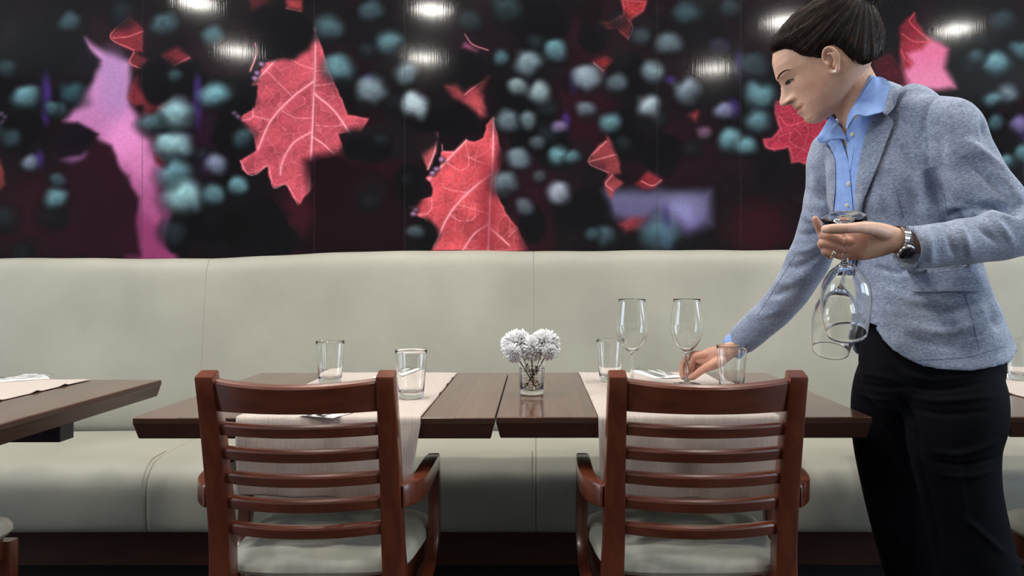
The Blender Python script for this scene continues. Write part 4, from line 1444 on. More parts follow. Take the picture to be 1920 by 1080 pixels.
head_zone = (np.hypot(lf, lu) < .16)
blend(head_zone * np.exp(-((lu + .02) / .022) ** 2 - ((np.abs(ly) - .052) / .022) ** 2) * (lf > .03) * .55, rosy)
lipm = np.clip(1.4 - np.hypot((np.abs(ly)) / .0235, (lu + .0518) / (.0105 * np.clip(1.12 - (ly / .027) ** 2, .1, 1))), 0, .35) / .35
blend(lipm * (lf > .09) * head_zone * .55, lips)
blend(np.exp(-((lu + .0518) / .0016) ** 2 - (ly / .022) ** 4) * (lf > .09) * head_zone * .6, np.array(srgb(96, 48, 46)[:3]))
blend(np.exp(-((lu + .0295) / .0028) ** 2 - ((np.abs(ly) - .0105) / .0055) ** 2) * (lf > .104) * head_zone * .9, np.array(srgb(60, 32, 28)[:3]))
blend(np.exp(-((lf - .003) / .006) ** 2 - ((lu + .002) / .008) ** 2) * (np.abs(ly) > .066) * (np.abs(ly) < .079) * .6, np.array(srgb(150, 88, 74)[:3]))
for tip, r in ((Pv(1547, 427, 1.3620), .0066), (Pv(1296, 706, 2.1935), .006)):
    blend((np.linalg.norm(BV - np.array(tip), axis=1) < r) * .7, np.array(srgb(226, 184, 172)[:3]))
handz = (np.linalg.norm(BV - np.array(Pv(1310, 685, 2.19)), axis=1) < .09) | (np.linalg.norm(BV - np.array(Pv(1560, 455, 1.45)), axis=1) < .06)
blend(handz * .6, np.array(srgb(192, 134, 117)[:3]))  # hands redder by nature, also darkened to paint in dimmer light

m, nt, b = mat_new('skin')
vc = nd(nt, 'ShaderNodeVertexColor'); vc.layer_name = 'tone'
v = coords(nt, 'Object', (1, 1, 1))
n = nd(nt, 'ShaderNodeTexNoise', Scale=55.0, Detail=4); lk(nt, v, n.inputs['Vector'])
mx = nd(nt, 'ShaderNodeMix', data_type='RGBA', blend_type='MULTIPLY'); mx.inputs[0].default_value = 1.0
lk(nt, vc.outputs[0], mx.inputs[6]); lk(nt, ramp(nt, n.outputs['Fac'], [(.3, (.90, .86, .84, 1)), (.6, (1, 1, 1, 1))]), mx.inputs[7])
lk(nt, mx.outputs[2], b.inputs['Base Color'])
b.inputs['Roughness'].default_value = .48; b.inputs['Specular IOR Level'].default_value = .4
b.inputs['Subsurface Weight'].default_value = .12; b.inputs['Subsurface Radius'].default_value = (.008, .003, .0015); b.inputs['Subsurface Scale'].default_value = 1.0
n2 = nd(nt, 'ShaderNodeTexNoise', Scale=420.0, Detail=2); lk(nt, v, n2.inputs['Vector'])
bump(nt, b, n2.outputs['Fac'], .08, .0006)
M_skin = m
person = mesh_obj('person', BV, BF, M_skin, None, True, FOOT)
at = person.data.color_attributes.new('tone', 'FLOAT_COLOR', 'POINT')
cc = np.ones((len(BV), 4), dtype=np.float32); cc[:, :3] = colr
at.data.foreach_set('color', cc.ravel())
tag(person, 'woman in grey blazer and blue shirt, dark hair in a bun, placing a wine glass', 'person')

# ------------------------------------------------------------------ trousers and shoes
trous = []
ringsT = []


def torso_rings(rows, n=72, power=2.25, hem=None):
    rings = []
    pts = [Pv(*r[:3]) for r in rows]
    s = spline([tuple(p) + tuple(r[3:6]) for p, r in zip(pts, rows)], 60)
    ctr = [Vector(r[:3]) for r in s]
    for i, r in enumerate(s):
        w, dep, phi = r[3], r[4], math.radians(r[5])
        t = (ctr[min(i + 1, 59)] - ctr[max(i - 1, 0)]).normalized()
        l = Vector((math.sin(phi), -math.cos(phi), .06)).normalized()
        f = (l.cross(t)).normalized()
        if f.x > 0:
            f = -f
        l = (t.cross(f)).normalized()
        if l.x < 0:
            l = -l
        ring = []
        for j in range(n):
            a = 2 * PI * j / n
            c, s_ = math.cos(a), math.sin(a)
            pw = 2 / power
            p = ctr[i] + f * (dep * math.copysign(abs(c) ** pw, c)) + l * (w * math.copysign(abs(s_) ** pw, s_))
            ring.append(p)
        rings.append((ring, t))
    return rings


hips = torso_rings([(1748, 760, 1.72, .112, .100, 30), (1744, 715, 1.72, .140, .119, 32), (1742, 660, 1.72, .147, .112, 34), (1736, 600, 1.72, .130, .098, 36), (1724, 545, 1.72, .118, .088, 38)])
trous.append(rings_to_mesh([r for r, _ in hips]))
trous.append(skin_tube([(1694, 668, 1.79, .080), (1672, 735, 1.868, .087), (1670, 810, 1.875, .086), (1683, 905, 1.875, .081), (1706, 1000, 1.87, .080), (1732, 1085, 1.86, .080), (1765, 1200, 1.84, .077), (1795, 1315, 1.82, .070)], 32, 60, dome=False))
trous.append(skin_tube([(1764, 668, 1.71, .076), (1785, 728, 1.668, .099), (1791, 780, 1.65, .099), (1789, 840, 1.645, .088), (1799, 915, 1.64, .0785), (1814, 985, 1.64, .0765), (1832, 1062, 1.64, .078), (1862, 1200, 1.64, .077), (1888, 1408, 1.64, .070)], 32, 66, dome=False))
TV, TF = remesh_union(trous, 0.0042, 8)


def project(V):
    return CX + V[:, 0] / V[:, 1] * FPX, CY - (V[:, 2] - CAMZ) / V[:, 1] * FPX


def normals_of(V, F):
    F = np.asarray(F)
    fn = np.cross(V[F[:, 2]] - V[F[:, 0]], V[F[:, 3]] - V[F[:, 1]])
    N = np.zeros_like(V)
    for k in range(4):
        np.add.at(N, F[:, k], fn)
    return N / (np.linalg.norm(N, axis=1)[:, None] + 1e-12)


FOLD = 1.5


def creases(V, F, lines, dmax=None):
    """push the camera-side cloth in or out along folds; line = (pixel points, amount m, half width px)"""
    N = normals_of(V, F)
    px, py = project(V)
    facing = np.clip(-(N * (V - np.array((0, 0, CAMZ)))).sum(1) / np.linalg.norm(V - np.array((0, 0, CAMZ)), axis=1) * 2.5 + .1, 0, 1)
    if dmax is not None:
        facing = facing * (V[:, 1] < dmax)
    off = np.zeros(len(V))
    for pts, amt, wd in lines:
        q = spline(pts, 24)
        sel = np.where((px > q[:, 0].min() - 4 * wd) & (px < q[:, 0].max() + 4 * wd) & (py > q[:, 1].min() - 4 * wd) & (py < q[:, 1].max() + 4 * wd))[0]
        d = np.full(len(sel), 1e9); tt = np.zeros(len(sel))
        for k in range(23):
            ex, ey = q[k + 1] - q[k]
            t = np.clip(((px[sel] - q[k, 0]) * ex + (py[sel] - q[k, 1]) * ey) / (ex * ex + ey * ey + 1e-9), 0, 1)
            dd = np.hypot(px[sel] - q[k, 0] - t * ex, py[sel] - q[k, 1] - t * ey)
            upd = dd < d
            d = np.where(upd, dd, d); tt = np.where(upd, (k + t) / 23, tt)
        off[sel] += FOLD * amt * np.exp(-(d / wd) ** 2) * np.sin(np.clip(tt, .02, .98) * PI) ** .6
    return V + N * (off * facing)[:, None]


TV = creases(TV, TF, [
    ([(1600, 700), (1650, 705), (1690, 716)], .004, 3.5), ([(1600, 716), (1650, 726), (1700, 726)], -.004, 3.5), ([(1605, 738), (1650, 748), (1680, 752)], .003, 3.5),
    ([(1690, 700), (1750, 712), (1850, 700)], .004, 4.9), ([(1690, 722), (1760, 730), (1860, 716)], -.004, 4.2), ([(1695, 742), (1760, 752), (1870, 742)], .004, 4.9), ([(1700, 764), (1770, 776), (1860, 770)], -.003, 4.2),
    ([(1690, 745), (1712, 800), (1725, 850)], -.012, 4.9), ([(1740, 846), (1800, 850), (1870, 828)], .005, 4.9), ([(1750, 866), (1810, 872), (1868, 858)], -.006, 4.2), ([(1760, 890), (1820, 892), (1865, 880)], .004, 4.9),
    ([(1720, 850), (1742, 950), (1765, 1060)], -.010, 4.2), ([(1795, 960), (1840, 1000), (1885, 1040)], .004, 6.3), ([(1640, 900), (1660, 960), (1700, 1040)], .003, 7.0), ([(1785, 760), (1790, 860), (1815, 1000)], .003, 9.8)], 1.95)
m, nt, b = mat_new('navy_trouser_cloth')
v = coords(nt, 'Object', (1, 1, 1))
n = nd(nt, 'ShaderNodeTexNoise', Scale=14.0, Detail=4); lk(nt, v, n.inputs['Vector'])
lk(nt, ramp(nt, n.outputs['Fac'], [(.3, srgb(6, 7, 13)), (.7, srgb(10, 12, 21))]), b.inputs['Base Color'])
b.inputs['Roughness'].default_value = .85; b.inputs['Specular IOR Level'].default_value = .10; b.inputs['Sheen Weight'].default_value = .0
n2 = nd(nt, 'ShaderNodeTexNoise', Scale=500.0, Detail=2); lk(nt, v, n2.inputs['Vector']); bump(nt, b, n2.outputs['Fac'], .2, .0008)
M_trousers = m
mesh_obj('trousers', TV, TF, M_trousers, person)
M_shoe = m_plain('black_shoe_leather', (.012, .012, .013, 1), .3)
for px_, py_, d_ in ((1800, 1345, 1.82), (1892, 1432, 1.64)):
    a_ = Pv(px_, py_, d_); a_.z = .05
    dirf = Vector((-.93, -.36, 0))
    rings = []
    for t_, w_, h_ in ((-.075, .022, .04), (-.065, .032, .066), (-.02, .036, .078), (.04, .040, .070), (.10, .046, .050), (.15, .044, .038), (.185, .030, .030), (.195, .012, .02)):
        c_ = a_ + dirf * t_
        sd = Vector((-dirf.y, dirf.x, 0))
        rings.append([c_ + sd * (w_ * math.cos(k / 20 * 2 * PI)) + Vector((0, 0, -c_.z + .001 + h_ / 2 + h_ / 2 * math.copysign(abs(math.sin(k / 20 * 2 * PI)) ** .7, math.sin(k / 20 * 2 * PI)))) for k in range(20)])
    vs, fs = rings_to_mesh(rings)
    mesh_obj('shoe', vs, fs, M_shoe, person)

# ------------------------------------------------------------------ jacket
jk = []
tr = torso_rings([(1744, 676, 1.72, .1655, .128, 35), (1741, 625, 1.72, .1515, .1165, 36), (1728, 552, 1.722, .134, .1015, 38), (1715, 490, 1.728, .1275, .095, 40), (1703, 420, 1.735, .1375, .102, 42),
                  (1686, 348, 1.74, .146, .1085, 44), (1678, 290, 1.745, .144, .094, 45), (1670, 245, 1.75, .132, .077, 45), (1660, 212, 1.753, .104, .068, 45), (1648, 190, 1.755, .070, .060, 45)])
n = 72
out = []
for i, (ring, t) in enumerate(tr):
    u = max(0, 1 - i / 14.0)
    r2 = []
    for j, p in enumerate(ring):
        a = 2 * PI * j / n
        a = a if a <= PI else a - 2 * PI
        rise = .120 * math.exp(-((a + .60) / .50) ** 2)           # cut-away fronts
        back = .020 * max(0, -math.cos(a))
        drop = -.006 * math.exp(-((a - .75) / .5) ** 2) + .014 * math.exp(-((a - 2.0) / .5) ** 2)
        r2.append(p + t * ((rise + back + drop) * u * u))
    out.append(r2)
cent = [sum((Vector(p) for p in r), Vector()) / n for r in out]
inner = []
for i in range(0, 12):
    inner.append([c_ for c_ in [cent[i] + (Vector(p) - cent[i]) * .93 for p in out[i]]])
jk.append(rings_to_mesh(list(reversed(inner)) + out, True, True))


def sleeve(rows, depth=.035, nsub=64):
    """sleeve whose last row is an open cuff with a hollow"""
    path = [Pv(*r[:3]) for r in rows]
    cols = [tuple(p) + (r[3], r[4] if len(r) > 4 else r[3]) for p, r in zip(path, rows)]
    s = spline(cols, nsub)
    path = [Vector(r[:3]) for r in s]; rad = [r[3] for r in s]; ry = [r[4] for r in s]
    e = path[-1]; t = (path[-1] - path[-3]).normalized()
    path += [e + t * .0015, e - t * .002, e - t * depth * .5, e - t * depth]
    rad += [rad[-1] - .003] + [rad[-1] - .0075] * 3
    ry += [ry[-1] - .003] + [ry[-1] - .0075] * 3
    # explicit rings so that the reversed inner part keeps the same frame
    rings = []
    h = Vector((0, .3, 1))
    for i in range(len(path)):
        k = min(i, nsub - 1)
        tt = (path[min(k + 1, nsub - 1)] - path[max(k - 1, 0)]).normalized()
        a = (h - tt * h.dot(tt)).normalized() if i == 0 else (prev - tt * prev.dot(tt)).normalized()
        prev = a
        b_ = tt.cross(a)
        rings.append([path[i] + a * rad[i] * math.cos(2 * PI * j / 32) + b_ * ry[i] * math.sin(2 * PI * j / 32) for j in range(32)])
    return rings_to_mesh(rings)


jk.append(sleeve([(1764, 227, 1.640, .050), (1782, 237, 1.620, .0585), (1803, 291, 1.602, .0605), (1836, 346, 1.585, .0590), (1886, 399, 1.563, .0550), (1934, 419, 1.545, .052), (1892, 437, 1.523, .049), (1842, 448, 1.505, .0455), (1790, 456, 1.487, .043), (1735, 463, 1.467, .0405), (1698, 466, 1.453, .0400)], .04, 80))
jk.append(sleeve([(1590, 272, 1.85, .050), (1568, 287, 1.87, .060), (1558, 345, 1.885, .0570), (1548, 402, 1.91, .0555), (1531, 455, 1.95, .0535), (1508, 502, 1.99, .0505), (1464, 570, 2.08, .0465), (1389, 640, 2.172, .0405)], .04, 80))
jk.append(skin_tube([(1652, 206, 1.755, .052), (1715, 219, 1.69, .050), (1774, 231, 1.628, .0535)], 24, 20))
jk.append(skin_tube([(1645, 212, 1.758, .048), (1605, 245, 1.82, .050), (1570, 284, 1.87, .057)], 24, 20))
JV, JF = remesh_union(jk, 0.0037, 12)
rs = np.random.RandomState(5)
JV = creases(JV, JF, [
    # inner elbow and sleeve of the near arm
    ([(1801, 378), (1824, 392), (1858, 388), (1918, 399)], -.016, 8), ([(1812, 396), (1850, 402), (1900, 408)], .006, 7), ([(1776, 404), (1800, 396), (1818, 402)], -.007, 5),
    ([(1801, 256), (1850, 292), (1918, 360)], .006, 9), ([(1850, 315), (1885, 345), (1920, 385)], .005, 8), ([(1800, 290), (1850, 330), (1905, 384)], -.006, 9), ([(1842, 225), (1850, 245), (1848, 262)], -.007, 7),
    ([(1817, 396), (1840, 425), (1868, 455)], -.007, 6), ([(1850, 400), (1878, 430), (1900, 455)], .005, 8), ([(1770, 300), (1800, 345), (1826, 380)], .006, 9), ([(1760, 240), (1765, 290), (1778, 335)], -.004, 10),
    ([(1770, 408), (1780, 440), (1790, 480)], -.005, 7), ([(1790, 405), (1806, 440), (1820, 480)], .004, 7), ([(1735, 425), (1742, 460), (1748, 495)], .003, 8),
    # armhole and front
    ([(1782, 170), (1749, 186), (1735, 212), (1732, 236), (1738, 276), (1741, 312)], -.0045, 4), ([(1742, 312), (1752, 345), (1772, 392)], -.016, 11), ([(1700, 330), (1716, 365), (1724, 400)], -.007, 12),
    ([(1690, 270), (1712, 300), (1736, 318)], -.005, 10), ([(1670, 330), (1676, 370), (1690, 410)], .006, 14), ([(1640, 300), (1650, 350), (1652, 400)], .005, 14),
    ([(1640, 500), (1680, 512), (1702, 508)], -.005, 6), ([(1640, 530), (1700, 560), (1760, 566)], .003, 9), ([(1720, 575), (1780, 585), (1840, 566)], -.004, 8), ([(1700, 610), (1780, 622), (1850, 600)], .004, 9),
    ([(1790, 640), (1840, 620), (1870, 596)], -.004, 8), ([(1660, 600), (1720, 640), (1800, 650)], -.003, 9), ([(1850, 560), (1865, 600), (1880, 630)], -.003, 8),
    # far arm
    ([(1508, 350), (1530, 372), (1552, 378)], -.005, 6), ([(1500, 400), (1522, 412), (1545, 410)], .005, 7), ([(1496, 440), (1520, 440), (1545, 430)], -.007, 7), ([(1482, 470), (1512, 468), (1545, 452)], .005, 7),
    ([(1472, 500), (1500, 500), (1540, 480)], -.006, 7), ([(1450, 530), (1480, 530), (1516, 512)], .004, 8), ([(1436, 556), (1460, 552), (1490, 540)], -.004, 6), ([(1410, 590), (1440, 590), (1466, 580)], .003, 7),
    ([(1520, 300), (1530, 330), (1530, 360)], .004, 8)], 2.4)
JN = normals_of(JV, JF)
ww = (np.sin(JV[:, 0] * 41 + 3 * np.sin(JV[:, 2] * 23)) * np.sin(JV[:, 2] * 37 + 2 * np.sin(JV[:, 1] * 29 + JV[:, 0] * 17)) * .0013)
JV = JV + JN * ww[:, None]


def heather(name, c0, c1, c2, scale, bs=.35):
    m, nt, b = mat_new(name)
    v = coords(nt, 'Object', (scale * .35, scale * .35, scale))
    n = nd(nt, 'ShaderNodeTexNoise', Scale=1.0, Detail=5, Roughness=.75, Distortion=.3); lk(nt, v, n.inputs['Vector'])
    v2 = coords(nt, 'Object', (12, 12, 30))
    n2 = nd(nt, 'ShaderNodeTexNoise', Scale=1.0, Detail=3); lk(nt, v2, n2.inputs['Vector'])
    ad = nd(nt, 'ShaderNodeMath', operation='MULTIPLY_ADD'); ad.inputs[1].default_value = .35
    lk(nt, n2.outputs['Fac'], ad.inputs[0]); lk(nt, n.outputs['Fac'], ad.inputs[2])
    lk(nt, ramp(nt, ad.outputs[0], [(.48, c0), (.67, c1), (.88, c2)]), b.inputs['Base Color'])
    b.inputs['Roughness'].default_value = .9; b.inputs['Specular IOR Level'].default_value = .15; b.inputs['Sheen Weight'].default_value = .25
    n3 = nd(nt, 'ShaderNodeTexNoise', Scale=700.0, Detail=2); lk(nt, coords(nt), n3.inputs['Vector'])
    bump(nt, b, n3.outputs['Fac'], bs, .001)
    return m


M_jacket = heather('heather_grey_jersey', srgb(92, 102, 126), srgb(134, 145, 168), srgb(176, 186, 205), 420)
M_seam = m_plain('jacket_seam_thread', srgb(98, 107, 128), .9, spec=.1)
jacket = mesh_obj('blazer', JV, JF, M_jacket, person)

# ------------------------------------------------------------------ draped details (collar, lapels, shirt, seams)
def bvh_of(*meshes):
    V = []; F = []
    for v_, f_ in meshes:
        k = len(V); V += [tuple(p) for p in v_]; F += [tuple(int(i) + k for i in q) for q in f_]
    return BVHTree.FromPolygons(V, F)


_k = np.where((np.linalg.norm(BV - np.array(HO), axis=1) < .30))[0]
_ok = np.zeros(len(BV), bool); _ok[_k] = True
BFn = np.asarray(BF)
BVH = bvh_of((JV, JF), (BV, BFn[_ok[BFn].all(1)]))
EYE = Vector((0, 0, CAMZ))


def surf(px, py, off, dref=None):
    """point just outside the clothes along the line of sight; dref = nearest depth wanted, used where nothing is hit"""
    dirv = (Pv(px, py, 1.0) - EYE).normalized()
    hit, nrm, _, _ = BVH.ray_cast(EYE, dirv)
    d = None
    if hit is not None:
        d = hit.y - off
    if dref is not None:
        d = dref if d is None else min(d, dref) if abs(d - dref) < .09 else dref
    if d is None:
        return None
    return d


def patch(name, A, B, mat, parent, off, dA=None, dB=None, nu=40, nv=14, th=.0022, puff=.0, smooth=3, dpush=0.0):
    """cloth panel between two edge lines given where they run over the body, with its own thickness"""
    a, b_ = spline(A, nu), spline(B, nu)
    da = np.interp(np.linspace(0, 1, nu), np.linspace(0, 1, len(dA)), dA) if dA else None
    db = np.interp(np.linspace(0, 1, nu), np.linspace(0, 1, len(dB)), dB) if dB else None
    D = np.full((nu, nv), np.nan); XY = np.zeros((nu, nv, 2))
    for i in range(nu):
        for j in range(nv):
            t = j / (nv - 1)
            p = a[i] * (1 - t) + b_[i] * t
            XY[i, j] = p
            ref = None if da is None else da[i] * (1 - t) + db[i] * t
            d = surf(p[0], p[1], off + puff * math.sin(PI * t), ref)
            D[i, j] = np.nan if d is None else d
    if np.isnan(D).any():
        D = np.where(np.isnan(D), np.nanmean(D), D)
    D0 = D.copy()
    for _ in range(smooth):
        E = D.copy()
        E[1:-1] = (D[:-2] + D[1:-1] * 2 + D[2:]) / 4
        E[:, 1:-1] = (E[:, :-2] + E[:, 1:-1] * 2 + E[:, 2:]) / 4
        D = np.minimum(E, D0 + .0)          # never sink into the cloth below
    vs = [Pv(XY[i, j, 0], XY[i, j, 1], D[i, j] - dpush) for i in range(nu) for j in range(nv)]
    fs = [(i * nv + j, i * nv + j + 1, (i + 1) * nv + j + 1, (i + 1) * nv + j) for i in range(nu - 1) for j in range(nv - 1)]
    o = mesh_obj(name, vs, fs, mat, parent)
    so = o.modifiers.new('th', 'SOLIDIFY'); so.thickness = th; so.offset = 0.0
    bv = o.modifiers.new('bv', 'BEVEL'); bv.width = th * .4; bv.segments = 2; bv.limit_method = 'ANGLE'
    return o


def seam(pts, parent, r=.0006, off=.0001, mat=None, n=50, name='seam'):
    q = spline(pts, n)
    path = []
    for p in q:
        d = surf(p[0], p[1], off)
        if d is not None and (not path or abs(d - path[-1].y) < .02):
            path.append(Pv(p[0], p[1], d))
    if len(path) < 3:
        return None
    vs, fs = tube(path, [r] * len(path), 6)
    return mesh_obj(name, vs, fs, mat or M_seam, parent)


m, nt, b = mat_new('blue_shirt_cotton')
v = coords(nt, 'Object', (1, 1, 1))
n = nd(nt, 'ShaderNodeTexNoise', Scale=60.0, Detail=3); lk(nt, v, n.inputs['Vector'])
lk(nt, ramp(nt, n.outputs['Fac'], [(.3, srgb(126, 158, 220)), (.7, srgb(146, 177, 234))]), b.inputs['Base Color'])
b.inputs['Roughness'].default_value = .8; b.inputs['Specular IOR Level'].default_value = .2; b.inputs['Sheen Weight'].default_value = .15
n2 = nd(nt, 'ShaderNodeTexNoise', Scale=600.0, Detail=2); lk(nt, v, n2.inputs['Vector']); bump(nt, b, n2.outputs['Fac'], .2, .0008)
M_shirt = m
M_pearl = m_plain('pearl', srgb(240, 232, 214), .2, coat=.5)
M_steelw = m_plain('watch_steel', (.5, .5, .52, 1), .22, 1.0)
M_gold = m_plain('pale_gold', (.85, .78, .62, 1), .18, 1.0)

shirt = patch('shirt', [(1548, 262), (1560, 280), (1566, 300), (1566, 350), (1563, 400), (1567, 440), (1592, 496)], [(1572, 246), (1582, 275), (1592, 309), (1594, 352), (1598, 396), (1602, 440), (1600, 498)], M_shirt, person, .0030, puff=.002)
patch('shirt_front', [(1589, 231), (1588, 262), (1592, 308), (1595, 350), (1599, 400), (1602, 440), (1600, 498)], [(1654, 194), (1634, 244), (1618, 298), (1613, 335), (1611, 385), (1608, 440), (1603, 498)], M_shirt, shirt, .0022, puff=.002)
patch('button_placket', [(1586, 250), (1587, 268), (1591, 300), (1592, 320)], [(1602, 246), (1603, 262), (1599, 296), (1595, 320)], M_shirt, shirt, .0050, nv=8)
patch('button_placket', [(1578, 300), (1580, 350), (1578, 396), (1581, 440), (1596, 494)], [(1592, 309), (1596, 352), (1600, 396), (1603, 440), (1600, 494)], M_shirt, shirt, .0058, nv=8)
collar = patch('shirt_collar', [(1636, 146), (1624, 164), (1609.5, 188), (1593, 217), (1587, 240)],
               [(1650, 144.5), (1662, 150), (1668.5, 160), (1665, 176), (1661, 193), (1658, 208), (1641, 214), (1624, 218), (1607, 215.5), (1594, 231), (1589, 242)], M_shirt, shirt, .010,
               dA=[1.712, 1.700, 1.692, 1.685, 1.682], dB=[1.705, 1.690, 1.675, 1.668, 1.662, 1.655, 1.655, 1.658, 1.662, 1.668, 1.676], nu=56, nv=18, th=.003, puff=.006)
patch('collar_stand', [(1632, 140), (1622, 160), (1607, 186), (1591, 214), (1586, 238)], [(1645, 146), (1634, 170), (1620, 194), (1603, 219), (1592, 240)], M_shirt, shirt, .003,
      dA=[1.722, 1.706, 1.697, 1.69, 1.686], dB=[1.715, 1.700, 1.69, 1.684, 1.680], nv=8)
patch('shirt_collar', [(1557, 217), (1566, 224), (1575, 236), (1583, 250), (1589, 264)], [(1548, 234), (1537, 252), (1533, 262), (1540, 268), (1568, 256)], M_shirt, shirt, .008, nu=40, nv=12, th=.003, puff=.004,
      dA=[1.80, 1.79, 1.78, 1.765, 1.75], dB=[1.82, 1.83, 1.825, 1.81, 1.77])
for px_, py_ in ((1598, 252), (1589, 385), (1591, 345)):
    d_ = surf(px_, py_, .009)
    c_ = Pv(px_, py_, d_); ax = (EYE - c_).normalized()
    vs, fs = tube([c_ - ax * .001, c_ + ax * .0008, c_ + ax * .0012], [.0046, .0046, .0036], 18, cap=True)
    mesh_obj('button', vs, fs, M_pearl, shirt)

lap = patch('lapel', [(1636, 216), (1623, 255), (1612, 305), (1605, 350), (1604, 400), (1604, 440), (1601, 498)],
            [(1660, 215), (1675, 227), (1670, 245), (1657, 280), (1645, 312), (1631, 347), (1619, 376), (1615, 402), (1611, 440), (1603, 504)], M_jacket, jacket, .0065, nu=56, nv=16, th=.004, puff=.003)
patch('lapel', [(1547, 270), (1560, 286), (1566, 300), (1567, 350), (1564, 400), (1568, 440), (1594, 496)], [(1540, 274), (1545, 295), (1550, 320), (1551, 355), (1554, 400), (1562, 440), (1592, 502)], M_jacket, jacket, .0065, nu=40, nv=10, th=.004, puff=.002)
patch('jacket_collar', [(1652, 150), (1667, 158), (1664, 178), (1661, 196), (1657, 212)], [(1672, 155), (1694, 166), (1683, 182), (1677, 200), (1662, 217)], M_jacket, jacket, .0075, nu=40, nv=12, th=.004, puff=.004,
      dA=[1.715, 1.685, 1.67, 1.66, 1.652], dB=[1.73, 1.70, 1.68, 1.668, 1.655])
patch('pocket_flap', [(1703, 510), (1760, 507), (1818, 500)], [(1707, 544), (1714, 548), (1775, 547), (1834, 547), (1849, 542)], M_jacket, jacket, .0060, nu=48, nv=12, th=.0048)
patch('pocket_welt', [(1701, 506), (1760, 503), (1820, 496)], [(1702, 511), (1760, 508), (1820, 501)], M_jacket, jacket, .0034, nu=40, nv=4, th=.003)
for pts in ([(1782, 171), (1762, 178), (1749, 186), (1738, 202), (1733, 220), (1732, 240), (1738, 276), (1742, 312)], [(1680, 357), (1686, 380), (1694, 409)], [(1770, 363), (1773, 380), (1775, 399)],
            [(1690, 682), (1700, 677), (1751, 674), (1818, 669), (1884, 649)], [(1808, 550), (1818, 582), (1829, 625), (1836, 658)], [(1712, 424), (1716, 460), (1722, 502)], [(1700, 167), (1690, 186), (1679, 202), (1664, 217)],
            [(1628, 596), (1637, 622), (1655, 648), (1690, 673), (1722, 684)], [(1668, 246), (1654, 282), (1642, 312), (1628, 347), (1614, 378)], [(1420, 592), (1450, 545), (1490, 480)]):
    seam(pts, jacket)

# shirt cuff at the reaching wrist
c0, c1 = Pv(1416, 617, 2.142), Pv(1375, 652.5, 2.190)
t = (c1 - c0).normalized()
rings = []
h = Vector((0, .3, 1)); a_ = (h - t * h.dot(t)).normalized(); b_ = t.cross(a_)
for s_, r_ in ((0, .031), (.4, .0335), (.93, .0365), (1.0, .0365), (1.0, .0345), (.9, .0335), (.2, .0300)):
    p_ = c0 + (c1 - c0) * s_
    rings.append([p_ + a_ * r_ * math.cos(2 * PI * k / 40) + b_ * r_ * math.sin(2 * PI * k / 40) for k in range(40)])
vs, fs = rings_to_mesh(rings, False, False)
mesh_obj('shirt_cuff', vs, fs, M_shirt, person)

# ------------------------------------------------------------------ watch, ring, earring
w0, wd = Pv(1687, 450.5, 1.4505), (Pv(1682, 449, 1.449) - Pv(1702, 452, 1.455)).normalized()
a_ = (Vector((0, 0, 1)) - wd * wd.z).normalized(); b_ = wd.cross(a_)
band = MB()
for k in range(30):                                      # links round the wrist
    an = 2 * PI * k / 30
    c_ = w0 + a_ * .0255 * math.cos(an) + b_ * .0225 * math.sin(an)
    er = (a_ * math.cos(an) / .0255 + b_ * math.sin(an) / .0225).normalized(); et = wd.cross(er).normalized()
    for off_ in (-.0055, 0, .0055):
        bx = []
        for sx in (-1, 1):
            for sy in (-1, 1):
                for sz in (-1, 1):
                    bx.append(c_ + wd * (off_ + sx * .0024) + et * sy * .0022 + er * sz * .0012)
        band.add(bx, [(0, 1, 3, 2), (4, 6, 7, 5), (0, 4, 5, 1), (2, 3, 7, 6), (0, 2, 6, 4), (1, 5, 7, 3)])
watch = thing('wristwatch', 'steel wristwatch on the woman\'s left wrist at the blazer cuff', 'watch', tuple(w0))
band.build('watch_band', M_steelw, watch)
an = PI + .75
er = (a_ * math.cos(an) - b_ * math.sin(an)).normalized()
if er.y > 0:
    er = (a_ * math.cos(an) + b_ * math.sin(an)).normalized()
cc_ = w0 + er * .0255
vs, fs = tube([cc_, cc_ + er * .006, cc_ + er * .0085, cc_ + er * .0088], [.0155, .0165, .0150, .0135], 32)
mesh_obj('watch_case', vs, fs, M_steelw, watch)
vs, fs = tube([cc_ + er * .0088, cc_ + er * .0094], [.0132, .0130], 32)
mesh_obj('watch_dial', vs, fs, m_plain('dark_watch_dial', (.02, .022, .03, 1), .15), watch)
rp = [Pv(*FING_L['little'][1][:3]), Pv(*FING_L['little'][2][:3])]
ax = (rp[1] - rp[0]).normalized(); c_ = rp[0] + (rp[1] - rp[0]) * .93
u_ = ax.orthogonal().normalized(); w_ = ax.cross(u_)
rings = [[c_ + ax * z_ + u_ * r_ * math.cos(2 * PI * k / 32) + w_ * r_ * math.sin(2 * PI * k / 32) for k in range(32)] for z_, r_ in ((-.0026, .0083), (-.0022, .0093), (.0022, .0093), (.0026, .0083))]
vs, fs = rings_to_mesh(rings, False, False)
rg = mesh_obj('finger_ring', vs, fs, M_gold, None, True, c_)
tag(rg, 'plain pale gold ring on the finger of the hand holding the glasses', 'ring')
ep = hp(.011, -.024, .0835)
vs, fs = tube([ep + HL * z_ for z_ in (-.0028, -.001, .001, .0028)], [.001, .0030, .0030, .001], 16, nsub=12)
er_ = mesh_obj('pearl_earring', vs, fs, M_pearl, None, True, ep)
tag(er_, 'small pearl stud earring in the woman\'s left ear lobe', 'earring')

# ------------------------------------------------------------------ eyes, brows, hair
def side(f, u, s, out=0.0):
    """point on the head seen from the side at (f, u)"""
    o = hp(f, u, s * .2)
    hit, nrm, _, _ = BVHB.ray_cast(o, -HL * s)
    if hit is None:
        return hp(f, u, s * .02)
    return hit + nrm * out


